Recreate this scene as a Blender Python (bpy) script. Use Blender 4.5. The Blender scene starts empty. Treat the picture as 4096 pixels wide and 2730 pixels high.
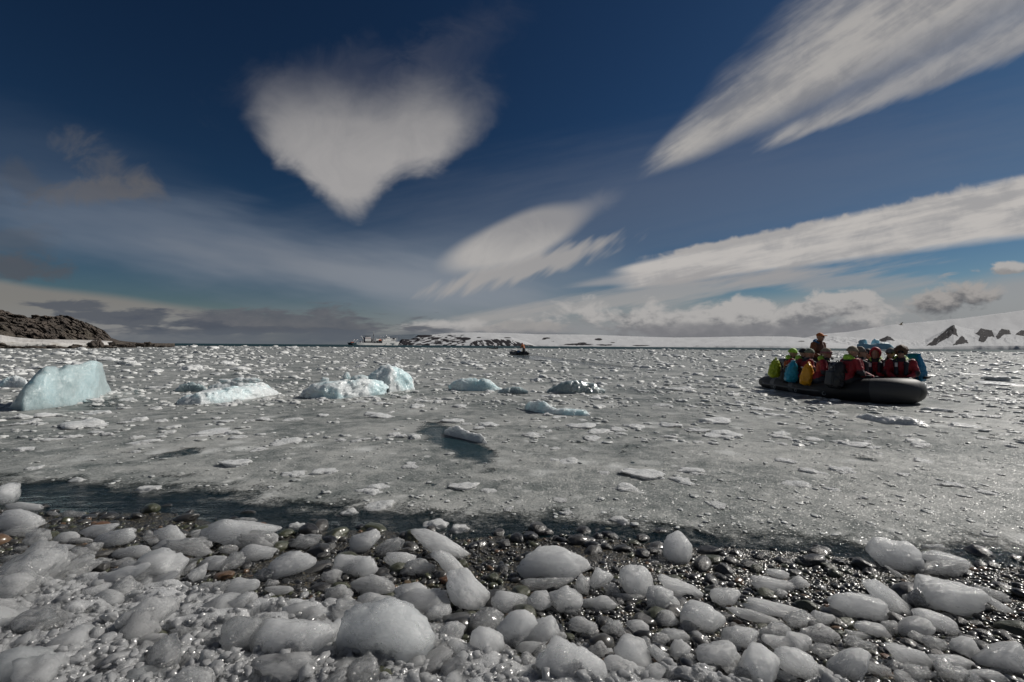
import bpy, bmesh, math, random
import numpy as np
from mathutils import Matrix, Vector

rnd = random.Random(7)
nrs = np.random.RandomState(11)
R = math.radians
scene = bpy.context.scene
COL = scene.collection

# ------------------------------------------------------------------ camera
CAM_H = 1.35            # metres above the water
FPX = 1820.0            # 16 mm lens on a 36 mm sensor, for a frame 4096 wide
cam_data = bpy.data.cameras.new('camera')
cam_data.lens = 16.0; cam_data.sensor_width = 36.0
cam_data.clip_start = 0.05; cam_data.clip_end = 120000.0
cam = bpy.data.objects.new('camera', cam_data); COL.objects.link(cam)
CAM_M = Matrix.Rotation(R(90 + 0.61), 4, 'X') @ Matrix.Rotation(R(0.43), 4, 'Z')
cam.matrix_world = Matrix.Translation((0, 0, CAM_H)) @ CAM_M
scene.camera = cam

# ------------------------------------------------------------------ light
SUN_AZ, SUN_EL = 64.0, 38.0       # degrees right of the view, degrees up
sun_dir = Vector((math.sin(R(SUN_AZ)) * math.cos(R(SUN_EL)), math.cos(R(SUN_AZ)) * math.cos(R(SUN_EL)), math.sin(R(SUN_EL))))
sl = bpy.data.lights.new('sun', 'SUN'); sl.energy = 4.3; sl.angle = R(0.53); sl.color = (1.0, 0.95, 0.88)
sun = bpy.data.objects.new('sun', sl); COL.objects.link(sun)
sun.rotation_euler = sun_dir.to_track_quat('Z', 'Y').to_euler()

scene.view_settings.view_transform = 'Standard'
scene.view_settings.look = 'None'
scene.view_settings.gamma = 1.0
scene.view_settings.exposure = -0.12
scene.view_settings.use_curve_mapping = False
scene.render.engine = 'CYCLES'
cy = scene.cycles
cy.use_denoising = True
cy.use_adaptive_sampling = True; cy.adaptive_threshold = 0.02; cy.adaptive_min_samples = 16
cy.max_bounces = 16; cy.diffuse_bounces = 3; cy.glossy_bounces = 4; cy.transmission_bounces = 6
cy.transparent_max_bounces = 10; cy.volume_bounces = 12
cy.caustics_reflective = False; cy.caustics_refractive = False
cy.sample_clamp_indirect = 4.0; cy.blur_glossy = 0.5

# ------------------------------------------------------------------ node helper
class S:
    """a socket that can be used in arithmetic"""
    def __init__(s, t, k): s.t, s.k = t, k
    def __add__(a, b): return a.t.m('ADD', a, b)
    __radd__ = __add__
    def __sub__(a, b): return a.t.m('SUBTRACT', a, b)
    def __rsub__(a, b): return a.t.m('SUBTRACT', b, a)
    def __mul__(a, b): return a.t.m('MULTIPLY', a, b)
    __rmul__ = __mul__
    def __truediv__(a, b): return a.t.m('DIVIDE', a, b)

class Tree:
    def __init__(s, tree): s.tree = tree; s.n = tree.nodes; s.l = tree.links; s.n.clear()
    def put(s, sock, v):
        if isinstance(v, S): s.l.new(v.k, sock)
        elif v is not None: sock.default_value = v
    def node(s, typ, props=None, ins=None):
        n = s.n.new(typ)
        for k, v in (props or {}).items(): setattr(n, k, v)
        for k, v in (ins or {}).items(): s.put(n.inputs[k], v)
        return n
    def m(s, op, a, b=None, c=None, clamp=False):
        n = s.n.new('ShaderNodeMath'); n.operation = op; n.use_clamp = clamp
        for i, v in enumerate((a, b, c)):
            if v is not None: s.put(n.inputs[i], v)
        return S(s, n.outputs[0])
    def vm(s, op, a, b=None, out=0):
        n = s.n.new('ShaderNodeVectorMath'); n.operation = op
        s.put(n.inputs[0], a)
        if b is not None: s.put(n.inputs['Scale'] if op == 'SCALE' else n.inputs[1], b)
        return S(s, n.outputs[out])
    def step(s, x, a, b, to0=0.0, to1=1.0, smooth=True):
        n = s.n.new('ShaderNodeMapRange'); n.interpolation_type = 'SMOOTHSTEP' if smooth else 'LINEAR'; n.clamp = True
        for i, v in enumerate((x, a, b, to0, to1)): s.put(n.inputs[i], v)
        return S(s, n.outputs[0])
    def vec(s, x, y, z=0.0):
        n = s.n.new('ShaderNodeCombineXYZ')
        for i, v in enumerate((x, y, z)): s.put(n.inputs[i], v)
        return S(s, n.outputs[0])
    def sep(s, v):
        n = s.n.new('ShaderNodeSeparateXYZ'); s.put(n.inputs[0], v)
        return [S(s, o) for o in n.outputs]
    def noise(s, v, scale, detail=3.0, rough=0.55, dist=0.0, lac=2.0, out=0):
        n = s.node('ShaderNodeTexNoise', {'noise_dimensions': '3D'}, {'Scale': scale, 'Detail': detail, 'Roughness': rough, 'Distortion': dist, 'Lacunarity': lac})
        s.put(n.inputs['Vector'], v)
        return S(s, n.outputs[out])
    def voro(s, v, scale, feature='F1', out='Distance', rnd_=1.0):
        n = s.node('ShaderNodeTexVoronoi', {'feature': feature}, {'Scale': scale, 'Randomness': rnd_})
        s.put(n.inputs['Vector'], v)
        return S(s, n.outputs[out])
    def mix(s, f, a, b):
        n = s.n.new('ShaderNodeMix'); n.data_type = 'RGBA'; n.clamp_factor = True
        s.put(n.inputs[0], f)
        s.put(n.inputs[6], a if isinstance(a, S) else (*a[:3], 1.0)); s.put(n.inputs[7], b if isinstance(b, S) else (*b[:3], 1.0))
        return S(s, n.outputs[2])
    def mixs(s, f, a, b):
        n = s.n.new('ShaderNodeMixShader'); s.put(n.inputs[0], f); s.put(n.inputs[1], a); s.put(n.inputs[2], b)
        return S(s, n.outputs[0])
    def bump(s, h, strength, dist, normal=None):
        n = s.node('ShaderNodeBump', {}, {'Strength': strength, 'Distance': dist}); s.put(n.inputs['Height'], h)
        if normal is not None: s.put(n.inputs['Normal'], normal)
        return S(s, n.outputs[0])
    def attr(s, name):
        n = s.n.new('ShaderNodeAttribute'); n.attribute_name = name
        return S(s, n.outputs['Fac'])
    def coord(s, which='Object'):
        return S(s, s.n.new('ShaderNodeTexCoord').outputs[which])
    def pos(s): return S(s, s.n.new('ShaderNodeNewGeometry').outputs['Position'])
    def rand(s): return S(s, s.n.new('ShaderNodeObjectInfo').outputs['Random'])
    def out(s, shader, typ='ShaderNodeOutputMaterial', slot=0):
        o = s.n.new(typ); s.put(o.inputs[slot], shader)
    def pbr(s, **kw):
        n = s.n.new('ShaderNodeBsdfPrincipled')
        names = {'color': 'Base Color', 'rough': 'Roughness', 'metal': 'Metallic', 'ior': 'IOR', 'normal': 'Normal', 'trans': 'Transmission Weight',
                 'sss': 'Subsurface Weight', 'sscale': 'Subsurface Scale', 'srad': 'Subsurface Radius', 'spec': 'Specular IOR Level', 'alpha': 'Alpha', 'coat': 'Coat Weight', 'coatr': 'Coat Roughness'}
        for k, v in kw.items():
            if k == 'color' and not isinstance(v, S): v = (*v[:3], 1.0)
            s.put(n.inputs[names[k]], v)
        return S(s, n.outputs[0])

def material(name):
    m = bpy.data.materials.new(name); m.use_nodes = True
    return m, Tree(m.node_tree)

# ------------------------------------------------------------------ sky
world = bpy.data.worlds.new('World'); scene.world = world; world.use_nodes = True
world.cycles.sampling_method = 'MANUAL'; world.cycles.sample_map_resolution = 256
SKY_GAIN = 0.37
CLOUD = 0.65
def build_sky():
    T = Tree(world.node_tree)
    sky = T.node('ShaderNodeTexSky', {'sky_type': 'NISHITA', 'sun_disc': False, 'sun_elevation': R(SUN_EL), 'sun_rotation': R(SUN_AZ),
                 'altitude': 0.0, 'air_density': 1.0, 'dust_density': 0.3, 'ozone_density': 4.0})
    D = T.coord('Generated'); dx, dy, dz = T.sep(D)
    # the clear sky over the polar sea is deep: darker towards the zenith as thin clean air is
    g = T.node('ShaderNodeGamma', {}, {'Gamma': 1.5}); T.put(g.inputs[0], T.vm('SCALE', S(T, sky.outputs[0]), 0.1 * SKY_GAIN ** (1 / 1.5)))
    skyc = T.vm('MULTIPLY', S(T, g.outputs[0]), T.mix(T.step(dz, 0.0, 0.32), (1.05, 1.05, 1.0), (0.66, 0.86, 0.86)))
    # direction measured on a plane in front of the viewer, in thousandths
    dys = T.m('MAXIMUM', dy, 0.05)
    X = T.m('MULTIPLY_ADD', dx / dys, 1.82, 2.048)
    Y = T.m('MULTIPLY_ADD', X, 0.0075, T.m('MULTIPLY_ADD', dz / dys, -1.82, 1.36914))
    col = [skyc]
    XY = T.vec(X, Y, 0.0)
    def frame(cx, cy_, ang, sx=1.0, sy=1.0):
        n = T.node('ShaderNodeMapping', {'vector_type': 'TEXTURE'}, {'Location': (cx, cy_, 0), 'Rotation': (0, 0, R(ang)), 'Scale': (sx, sy, 1.0)})
        T.put(n.inputs[0], XY); return S(T, n.outputs[0])
    def streak(ang, sx, sy, scale, detail=4.0, rough=0.55, dist=0.0, seed=0.0):
        return T.noise(frame(2.0 + seed * 3.7, 0.7, ang, 1.0 / sx, 1.0 / sy), scale, detail, rough, dist)
    def plain(scale, detail, rough, dist, sy=1.0, seed=0.0):
        return T.noise(frame(seed * 2.3, 0.0, 0.0, 1.0, 1.0 / sy), scale, detail, rough, dist)
    def blob(cx, cy_, a, b, ang=0.0, soft=0.6, amp=0.5, n=None):
        r = T.vm('LENGTH', frame(cx, cy_, ang, a, b), out=1)
        sh = 0.0
        if n is not None: r = T.m('MULTIPLY_ADD', n, amp, r); sh = 0.5 * amp
        return T.step(r, 1.0 + soft * 0.5 + sh, 1.0 - soft * 0.5 + sh)
    def wedge(x0, y0, ang, length, w0, w1, soft, amp, n, up_soft=1.0, tip=0.22):
        """a streak that starts at a point, widens from w0 to w1 and is softer on its upper side"""
        p, q, _ = T.sep(frame(x0, y0, ang))
        w = T.step(p, 0.0, length, w0, w1, smooth=False)
        qq = T.m('MULTIPLY_ADD', n, amp, q / w); sh = 0.5 * amp
        hi = T.step(qq, 1.0 + soft * 0.3 + sh, 1.0 - soft + sh)
        lo = T.step(qq, -1.0 - soft * up_soft + sh, -1.0 + soft + sh)
        return hi * lo * T.step(T.m('MULTIPLY_ADD', n, amp * 0.25, p), -0.02 + amp * 0.125, tip + amp * 0.125)
    def lay(dens, c, amount=1.0):
        col[0] = T.mix(dens * amount, col[0], c)
    W = lambda r, g_, b: (r * CLOUD, g_ * CLOUD, b * CLOUD)
    n_st = streak(-33, 1.1, 6.0, 2.2, 4.0, 0.58)              # fibres of the high streaks
    n_st2 = streak(-12, 1.0, 8.0, 2.4, 4.0, 0.6, seed=4.0)
    n_veil = streak(10, 1.0, 5.0, 1.6, 3.0, 0.55, seed=9.0)
    n_cu = plain(6.0, 4.0, 0.6, 0.35, 1.7, 3.0)
    n_cu2 = plain(13.0, 3.0, 0.6, 0.0, 1.8, 13.0)
    n_soft = plain(2.0, 1.0, 0.5, 0.0, 1.0, 21.0)
    n_fur = plain(5.5, 4.0, 0.64, 0.7, 1.0, 31.0)
    # thin veils of cirrus
    lay(blob(1.0, 1.02, 1.25, 0.13, 11, 1.6, 2.0, n_veil), W(0.30, 0.35, 0.43), 0.5)
    lay(blob(1.55, 1.12, 0.62, 0.07, 9, 1.5, 2.0, n_veil), W(0.44, 0.46, 0.50), 0.55)
    lay(blob(0.25, 0.78, 0.7, 0.2, 20, 1.7, 0.9, n_veil), W(0.22, 0.27, 0.36), 0.22)
    lay(blob(2.9, 0.78, 1.6, 0.22, -9, 1.7, 0.8, n_st2), W(0.30, 0.33, 0.40), 0.30)
    lay(blob(1.9, 1.13, 0.5, 0.16, 0, 1.6, 0.6, n_veil), W(0.40, 0.45, 0.52), 0.45)
    # bright milky band above the horizon
    edge = T.m('MULTIPLY_ADD', X, 0.082, Y + n_soft * 0.12)
    lay(T.step(edge, 1.449, 1.569) * T.step(X, 1.5, 2.4), W(0.50, 0.50, 0.51), 0.88)
    edge2 = T.m('MULTIPLY_ADD', X, -0.135, Y + n_soft * 0.03)
    lay(T.step(edge2, 1.121, 1.163) * T.step(X, 1.25, 0.75), W(0.37, 0.345, 0.32), 0.85)
    lay(T.step(Y, 1.18, 1.34), W(0.38, 0.40, 0.43), 0.55)
    # the heart-shaped lenticular cloud
    nh = plain(4.0, 4.0, 0.6, 0.3, 1.3, 5.0)
    sm = lambda a_, b_, k_: T.m('SMOOTH_MAX', a_, b_, k_)
    def half(nx, ny, x, y): return T.m('MULTIPLY_ADD', X, nx, T.m('MULTIPLY_ADD', Y, ny, -(nx * x + ny * y)))
    hp = sm(half(-0.607, 0.794, 1.04, 0.595), half(0.70, 0.714, 1.44, 0.85), 0.12)
    hp = sm(hp, half(-1, 0, 1.035, 0), 0.16)
    hp = sm(hp, half(0.12, -0.99, 1.3, 0.355), 0.14)
    hp = sm(hp, half(1, 0, 1.66, 0), 0.06)
    qr = T.m('MULTIPLY_ADD', T.vm('LENGTH', frame(1.645, 0.525, -16, 0.262, 0.165), out=1), 0.17, -0.17)
    hd = T.m('SMOOTH_MIN', hp, qr, 0.03) + nh * 0.15
    h = T.step((hd - 0.068) / T.step(Y, 0.36, 0.66, 0.12, 0.042), 1.0, -1.3)
    lay(blob(1.74, 0.27, 0.30, 0.10, -38, 1.6, 2.2, n_fur), W(0.34, 0.33, 0.37), 0.10)
    lay(blob(1.34, 0.31, 0.32, 0.10, -12, 1.6, 2.2, n_fur), W(0.34, 0.33, 0.37), 0.14)
    hs = T.step(Y + n_soft * 0.2, 0.44, 0.84)
    lay(h, T.mix(T.m('MULTIPLY_ADD', n_fur - 0.5, 0.9, hs, clamp=True), W(0.40, 0.395, 0.41), W(0.60, 0.58, 0.575)), 0.96)
    # the great streak at upper right and the thinner one under it
    k1 = wedge(2.56, 0.70, -31.0, 1.7, 0.022, 0.315, 0.8, 0.9, n_st, 1.3)
    kc = T.mix(T.step(n_st + (n_fur - 0.5) * 0.4, 0.30, 0.66), W(0.42, 0.42, 0.44), W(0.70, 0.67, 0.64))
    lay(k1, kc, 0.93)
    lay(wedge(3.02, 0.60, -23.0, 1.1, 0.025, 0.07, 0.8, 1.8, n_st, 1.2), kc, 0.72)
    # the long lens-shaped bank at the right
    n_frill = plain(17.0, 2.0, 0.55, 0.4, 1.0, 40.0)
    lay(wedge(2.56, 1.04, -9.6, 1.6, 0.012, 0.062, 0.4, 1.5, n_frill, 1.0), W(0.68, 0.645, 0.62), 0.9)
    f2 = wedge(2.44, 1.125, -10.0, 1.7, 0.045, 0.125, 0.28, 0.35, n_st2, 0.7, tip=0.12)
    lay(f2, T.mix(T.step(n_st2 + (n_fur - 0.5) * 0.5, 0.32, 0.66), W(0.58, 0.57, 0.575), W(0.84, 0.80, 0.765)), 0.98)
    lay(wedge(2.22, 1.15, -6.0, 0.5, 0.01, 0.03, 0.8, 0.9, n_st2) * T.step(X, 2.7, 2.4), W(0.6, 0.58, 0.58), 0.6)
    # the small lens over the middle with its rippled lower edge
    n_rip = streak(-42, 1.6, 7.0, 3.4, 2.0, 0.5, 0.0, seed=2.0)
    lay(blob(2.10, 1.07, 0.34, 0.045, -15, 0.9, 1.9, n_rip), W(0.60, 0.575, 0.56), 0.85)
    lay(blob(2.06, 0.955, 0.29, 0.085, -21, 0.5, 0.6, n_soft), T.mix(T.m('MULTIPLY_ADD', n_fur - 0.5, 1.0, T.step(Y, 0.86, 1.04), clamp=True), W(0.46, 0.455, 0.47), W(0.70, 0.675, 0.655)), 0.96)
    lay(blob(2.33, 0.84, 0.12, 0.035, -25, 1.6, 1.5, n_fur), W(0.45, 0.45, 0.48), 0.35)
    # low wisps over the ice cap
    lay(blob(2.55, 1.19, 0.85, 0.035, -8, 1.2, 2.6, n_st2), W(0.60, 0.575, 0.56), 0.75)
    lay(blob(3.25, 1.12, 0.55, 0.035, 2, 1.2, 2.6, n_st2), W(0.55, 0.53, 0.53), 0.6)
    # cumulus along the horizon: lit tops, grey bases
    rag = T.m('MULTIPLY_ADD', n_cu2, 3.0, n_cu * 2.0)
    def cumulus(cx, cy_, a, b, ang=0, top=W(0.68, 0.66, 0.645), base_=W(0.29, 0.295, 0.315), amp=3.4, soft=0.65, amount=1.0, lean=0.0):
        d = blob(cx, cy_, a, b, ang, soft, amp, n_cu)
        k = T.m('MULTIPLY_ADD', Y, 1.0 / b, rag)
        if lean: k = T.m('MULTIPLY_ADD', X, lean, k)
        s0 = cy_ / b + 2.5 + cx * lean
        lay(d, T.mix(T.step(k, s0 - 0.5, s0 + 0.8), top, base_), amount)
    cumulus(2.92, 1.285, 0.60, 0.07)
    cumulus(3.30, 1.235, 0.20, 0.06, -20, lean=1.5)
    cumulus(3.0, 1.335, 0.62, 0.035, 0, top=W(0.34, 0.34, 0.36), amp=2.0, amount=0.8)
    cumulus(3.81, 1.195, 0.145, 0.062, -8, top=W(0.58, 0.55, 0.53), base_=W(0.22, 0.225, 0.24), lean=2.0)
    cumulus(4.03, 1.075, 0.10, 0.02, -3, base_=W(0.45, 0.44, 0.44))
    cumulus(1.83, 1.315, 0.17, 0.032, 0, base_=W(0.45, 0.45, 0.46), amp=2.4)
    cumulus(2.10, 1.32, 0.22, 0.028, 0, top=W(0.52, 0.50, 0.49), base_=W(0.38, 0.38, 0.40), amp=2.6, amount=0.8)
    # slate stratus at the left horizon
    n_str = plain(4.5, 4.0, 0.6, 0.3, 4.5, 50.0)
    slate = W(0.125, 0.145, 0.185)
    lay(blob(1.15, 1.295, 0.50, 0.055, 2, 0.6, 3.4, n_str), T.mix(n_cu2, slate, W(0.25, 0.25, 0.27)), 0.9)
    lay(blob(0.50, 1.27, 0.30, 0.04, 6, 0.6, 3.6, n_str), slate, 0.8)
    lay(blob(0.75, 1.325, 0.55, 0.014, 0, 0.9, 4.0, n_str), slate, 0.7)
    lay(blob(1.25, 1.345, 0.75, 0.022, 0, 1.2, 2.6, n_str), W(0.17, 0.195, 0.235), 0.8)
    lay(T.step(Y, 1.33, 1.375) * T.step(X, 2.2, 1.2), W(0.17, 0.20, 0.24), 0.8)
    # small tattered clouds at the left
    lay(blob(0.42, 0.755, 0.20, 0.045, -8, 1.1, 2.8, n_fur), W(0.205, 0.20, 0.21), 0.65)
    lay(blob(0.45, 0.67, 0.18, 0.06, 25, 1.4, 4.0, n_fur), W(0.20, 0.20, 0.215), 0.45)
    lay(blob(0.05, 0.70, 0.12, 0.07, 0, 1.3, 3.0, n_fur), W(0.13, 0.14, 0.165), 0.4)
    lay(blob(0.06, 1.07, 0.20, 0.055, 6, 0.9, 2.8, n_cu), W(0.14, 0.148, 0.172), 0.8)
    lay(blob(0.02, 0.97, 0.14, 0.07, 6, 1.3, 3.0, n_cu), W(0.165, 0.17, 0.19), 0.4)
    # the rest of the sky goes on with the same kind of streaked high cloud
    dzs = T.m('MAXIMUM', dz, 0.0) + 0.18
    far = T.noise(T.vec(dx / dzs, dy / dzs * 2.2, 7.0), 0.9, 3.0, 0.6, 0.0)
    rest = T.mix(T.step(far, 0.45, 0.70) * 0.8, skyc, W(0.55, 0.53, 0.52))
    rest = T.mix(T.step(dz, 0.16, 0.0) * 0.7, rest, W(0.42, 0.42, 0.44))
    b1 = T.node('ShaderNodeBackground', {}, {'Strength': 1.0}); T.put(b1.inputs[0], rest)
    b2 = T.node('ShaderNodeBackground', {}, {'Strength': 1.0}); T.put(b2.inputs[0], col[0])
    here = T.step(X, -0.9, -0.3) * T.step(X, 5.0, 4.4) * T.step(Y, -0.9, -0.3) * T.step(Y, 1.50, 1.42)
    here = T.m('MULTIPLY', here, T.m('GREATER_THAN', dy, 0.06))
    T.out(T.mixs(here, S(T, b1.outputs[0]), S(T, b2.outputs[0])), 'ShaderNodeOutputWorld')
build_sky()

# ------------------------------------------------------------------ geometry helpers
def ray(px, py):
    d = CAM_M.to_3x3() @ Vector(((px - 2048.0) / FPX, -(py - 1365.0) / FPX, -1.0))
    return d
def at_depth(px, py, depth):
    d = ray(px, py); return Vector((0, 0, CAM_H)) + d * (depth / d.y)
def on_water(px, py, z=0.0):
    d = ray(px, py); return Vector((0, 0, CAM_H)) + d * ((z - CAM_H) / d.z)
CAM_R3 = np.array(CAM_M.to_3x3())
def to_px(P):
    q = (np.asarray(P, float) - np.array([0, 0, CAM_H])) @ CAM_R3
    w = np.maximum(-q[..., 2], 1e-3)
    return 2048 + FPX * q[..., 0] / w, 1365 - FPX * q[..., 1] / w

_perm = np.random.RandomState(5).permutation(256); _perm = np.concatenate([_perm, _perm, _perm])
_grad = np.random.RandomState(6).normal(size=(256, 3)); _grad /= np.linalg.norm(_grad, axis=1)[:, None]
def pnoise(p, seed=0.0):
    p = np.asarray(p, float) + seed * 17.31
    i = np.floor(p).astype(int); f = p - i; i &= 255
    w = f * f * f * (f * (f * 6 - 15) + 10)
    r = 0.0
    for a in (0, 1):
        for b in (0, 1):
            for c in (0, 1):
                h = _perm[_perm[_perm[(i[..., 0] + a) & 255] + ((i[..., 1] + b) & 255)] + ((i[..., 2] + c) & 255)]
                g = (_grad[h] * (f - np.array([a, b, c]))).sum(-1)
                r = r + g * np.where(a, w[..., 0], 1 - w[..., 0]) * np.where(b, w[..., 1], 1 - w[..., 1]) * np.where(c, w[..., 2], 1 - w[..., 2])
    return r * 1.6
def fbm(p, octs=4, seed=0.0, gain=0.5, ridge=False):
    p = np.asarray(p, float); r = 0.0; a = 1.0; s = 0.0
    for k in range(octs):
        n = pnoise(p * 2.03 ** k, seed + k * 1.7)
        if ridge: n = 0.6 - 1.6 * np.abs(n)
        r = r + a * n; s += a; a *= gain
    return r / s
def cells(p, seed=0.0):
    """cellular noise: distance to the nearest and second-nearest point, and the nearest cell's random value"""
    p = np.asarray(p, float) + seed * 9.7
    i = np.floor(p).astype(int); f = p - i
    d1 = np.full(p.shape[:-1], 9.0); d2 = d1.copy(); v = d1 * 0
    for a in (-1, 0, 1):
        for b in (-1, 0, 1):
            for c in (-1, 0, 1):
                h = _perm[_perm[_perm[(i[..., 0] + a) & 255] + ((i[..., 1] + b) & 255)] + ((i[..., 2] + c) & 255)]
                o = (_grad[h] * 0.5 + 0.5)
                d = ((np.array([a, b, c]) + o - f) ** 2).sum(-1) ** 0.5
                n1 = d < d1
                d2 = np.where(n1, d1, np.minimum(d2, d)); v = np.where(n1, h / 255.0, v); d1 = np.minimum(d1, d)
    return d1, d2, v
def sstep(x, a, b):
    t = np.clip((x - a) / (b - a), 0, 1); return t * t * (3 - 2 * t)

def mesh_from(name, V, F, smooth=True):
    V = np.asarray(V, float); F = np.asarray(F, int)
    me = bpy.data.meshes.new(name)
    me.vertices.add(len(V)); me.vertices.foreach_set('co', V.ravel())
    k = F.shape[1]
    me.loops.add(F.size); me.loops.foreach_set('vertex_index', F.ravel())
    me.polygons.add(len(F)); me.polygons.foreach_set('loop_start', np.arange(0, F.size, k)); me.polygons.foreach_set('loop_total', np.full(len(F), k))
    me.polygons.foreach_set('use_smooth', np.full(len(F), smooth))
    me.update(calc_edges=True); me.validate()
    return me
def add_attr(me, name, vals):
    a = me.attributes.new(name, 'FLOAT', 'POINT'); a.data.foreach_set('value', np.asarray(vals, float).ravel())
def grid_faces(n, m, wrap=False):
    i, j = np.meshgrid(np.arange(n - 1), np.arange(m if wrap else m - 1), indexing='ij')
    j2 = (j + 1) % m
    return np.stack([i * m + j, i * m + j2, (i + 1) * m + j2, (i + 1) * m + j], -1).reshape(-1, 4)
def link(name, me, mat=None, parent=None, loc=None, rot=None, scale=None):
    o = bpy.data.objects.new(name, me); COL.objects.link(o)
    if me is not None and mat is not None and len(me.materials) == 0: me.materials.append(mat)
    if parent is not None: o.parent = parent
    if loc is not None: o.location = loc
    if rot is not None: o.rotation_euler = rot
    if scale is not None: o.scale = scale
    return o
def tag(o, label, cat, group=None):
    o['label'] = label; o['category'] = cat
    if group: o['group'] = group
    return o
def kind(o, k, label=None):
    o['kind'] = k
    if label: o['label'] = label
    return o
def empty(name, loc=(0, 0, 0), rotz=0.0):
    o = bpy.data.objects.new(name, None); COL.objects.link(o); o.location = loc; o.rotation_euler = (0, 0, rotz); return o

def ico(sub):
    bm = bmesh.new(); bmesh.ops.create_icosphere(bm, subdivisions=sub, radius=1.0)
    V = np.array([v.co[:] for v in bm.verts]); F = np.array([[v.index for v in f.verts] for f in bm.faces]); bm.free()
    return V, F
ICO = {k: ico(k) for k in (1, 2, 3, 4, 5)}
# ------------------------------------------------------------------ materials of ice, snow, rock, water
def glint_normal(T, P, scale, amount):
    c = T.voro(P, scale, out='Color')
    c = T.vm('SCALE', T.vm('SUBTRACT', c, (0.5, 0.5, 0.5)), amount)
    N = S(T, T.n.new('ShaderNodeNewGeometry').outputs['Normal'])
    return T.vm('NORMALIZE', T.vm('ADD', N, c))

def ice_material(name, color, clear=0.0, sss=0.8, radius=0.06, bump=0.5, glint=0.10, gscale=160.0, cloudy=0.5, rough=0.28, blue=None, thin=0.0, unit=1.0, dense=0.0, skin=0.25):
    """cloudy glacier ice: a frosted skin over a body that scatters light; clear zones; small wet facets that flash in the sun"""
    m, T = material(name)
    P = T.coord('Object'); rv = T.rand()
    P = T.vm('ADD', T.vm('SCALE', P, unit), T.vec(rv * 31.0, rv * 17.0, rv * 53.0))
    n1 = T.noise(P, 1.3, 3.0, 0.55, 0.6); n2 = T.noise(P, 9.0, 4.0, 0.6, 0.4); n3 = T.noise(P, 40.0, 3.0, 0.6)
    tone = T.mix(T.step(n1 + (n2 - 0.5) * 0.3, 0.35, 0.65), tuple(c * 0.86 for c in color), color)
    tone = T.mix(rv * 0.4, tone, tuple(c * 0.80 for c in color))
    if blue is not None: tone = T.mix(T.step(n1, 0.42, 0.68), tone, blue)
    nb = T.bump(n2, bump, 0.03); nb = T.bump(n3, bump * 0.9, 0.008, nb)
    body = T.pbr(color=tone, rough=rough, ior=1.31, sss=sss, sscale=radius, srad=(1.0, 1.0, 1.0), normal=nb, spec=0.5)
    if thin > 0:
        tl = T.node('ShaderNodeBsdfTranslucent'); T.put(tl.inputs['Color'], tone); T.put(tl.inputs['Normal'], nb)
        body = T.mixs(thin, body, S(T, tl.outputs[0]))
    if clear > 0:
        veil = T.step(n1 + (n2 - 0.5) * 0.35 + (rv - 0.5) * 0.2, cloudy - 0.12, cloudy + 0.22)
        if dense > 0:
            tr = T.node('ShaderNodeBsdfTransparent', {}, {'Color': (0.97, 0.98, 0.985, 1)}); gl = T.node('ShaderNodeBsdfGlossy', {}, {'Roughness': 0.12}); T.put(gl.inputs['Normal'], nb)
            fr = T.node('ShaderNodeFresnel', {}, {'IOR': 1.31}); T.put(fr.inputs['Normal'], nb)
            glass = T.mixs(S(T, fr.outputs[0]), S(T, tr.outputs[0]), S(T, gl.outputs[0]))
            body = T.mixs(T.m('MULTIPLY_ADD', veil, clear, 1.0 - skin - clear), body, glass)
        else:
            glass = T.pbr(color=(0.95, 0.97, 0.975), rough=0.10, ior=1.31, trans=1.0, normal=nb)
            body = T.mixs(T.m('MULTIPLY', veil, clear), body, glass)
    g = T.node('ShaderNodeBsdfGlossy', {}, {'Roughness': 0.22, 'Color': (1, 1, 1, 1)}); T.put(g.inputs['Normal'], glint_normal(T, P, gscale, 1.8))
    o = T.n.new('ShaderNodeOutputMaterial'); T.put(o.inputs['Surface'], T.mixs(glint, body, S(T, g.outputs[0])))
    if dense > 0:
        v = T.node('ShaderNodeVolumePrincipled', {}, {'Color': (0.994, 0.996, 0.998, 1), 'Density': dense, 'Anisotropy': 0.2})
        T.put(o.inputs['Volume'], S(T, v.outputs[0]))
    return m

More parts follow.
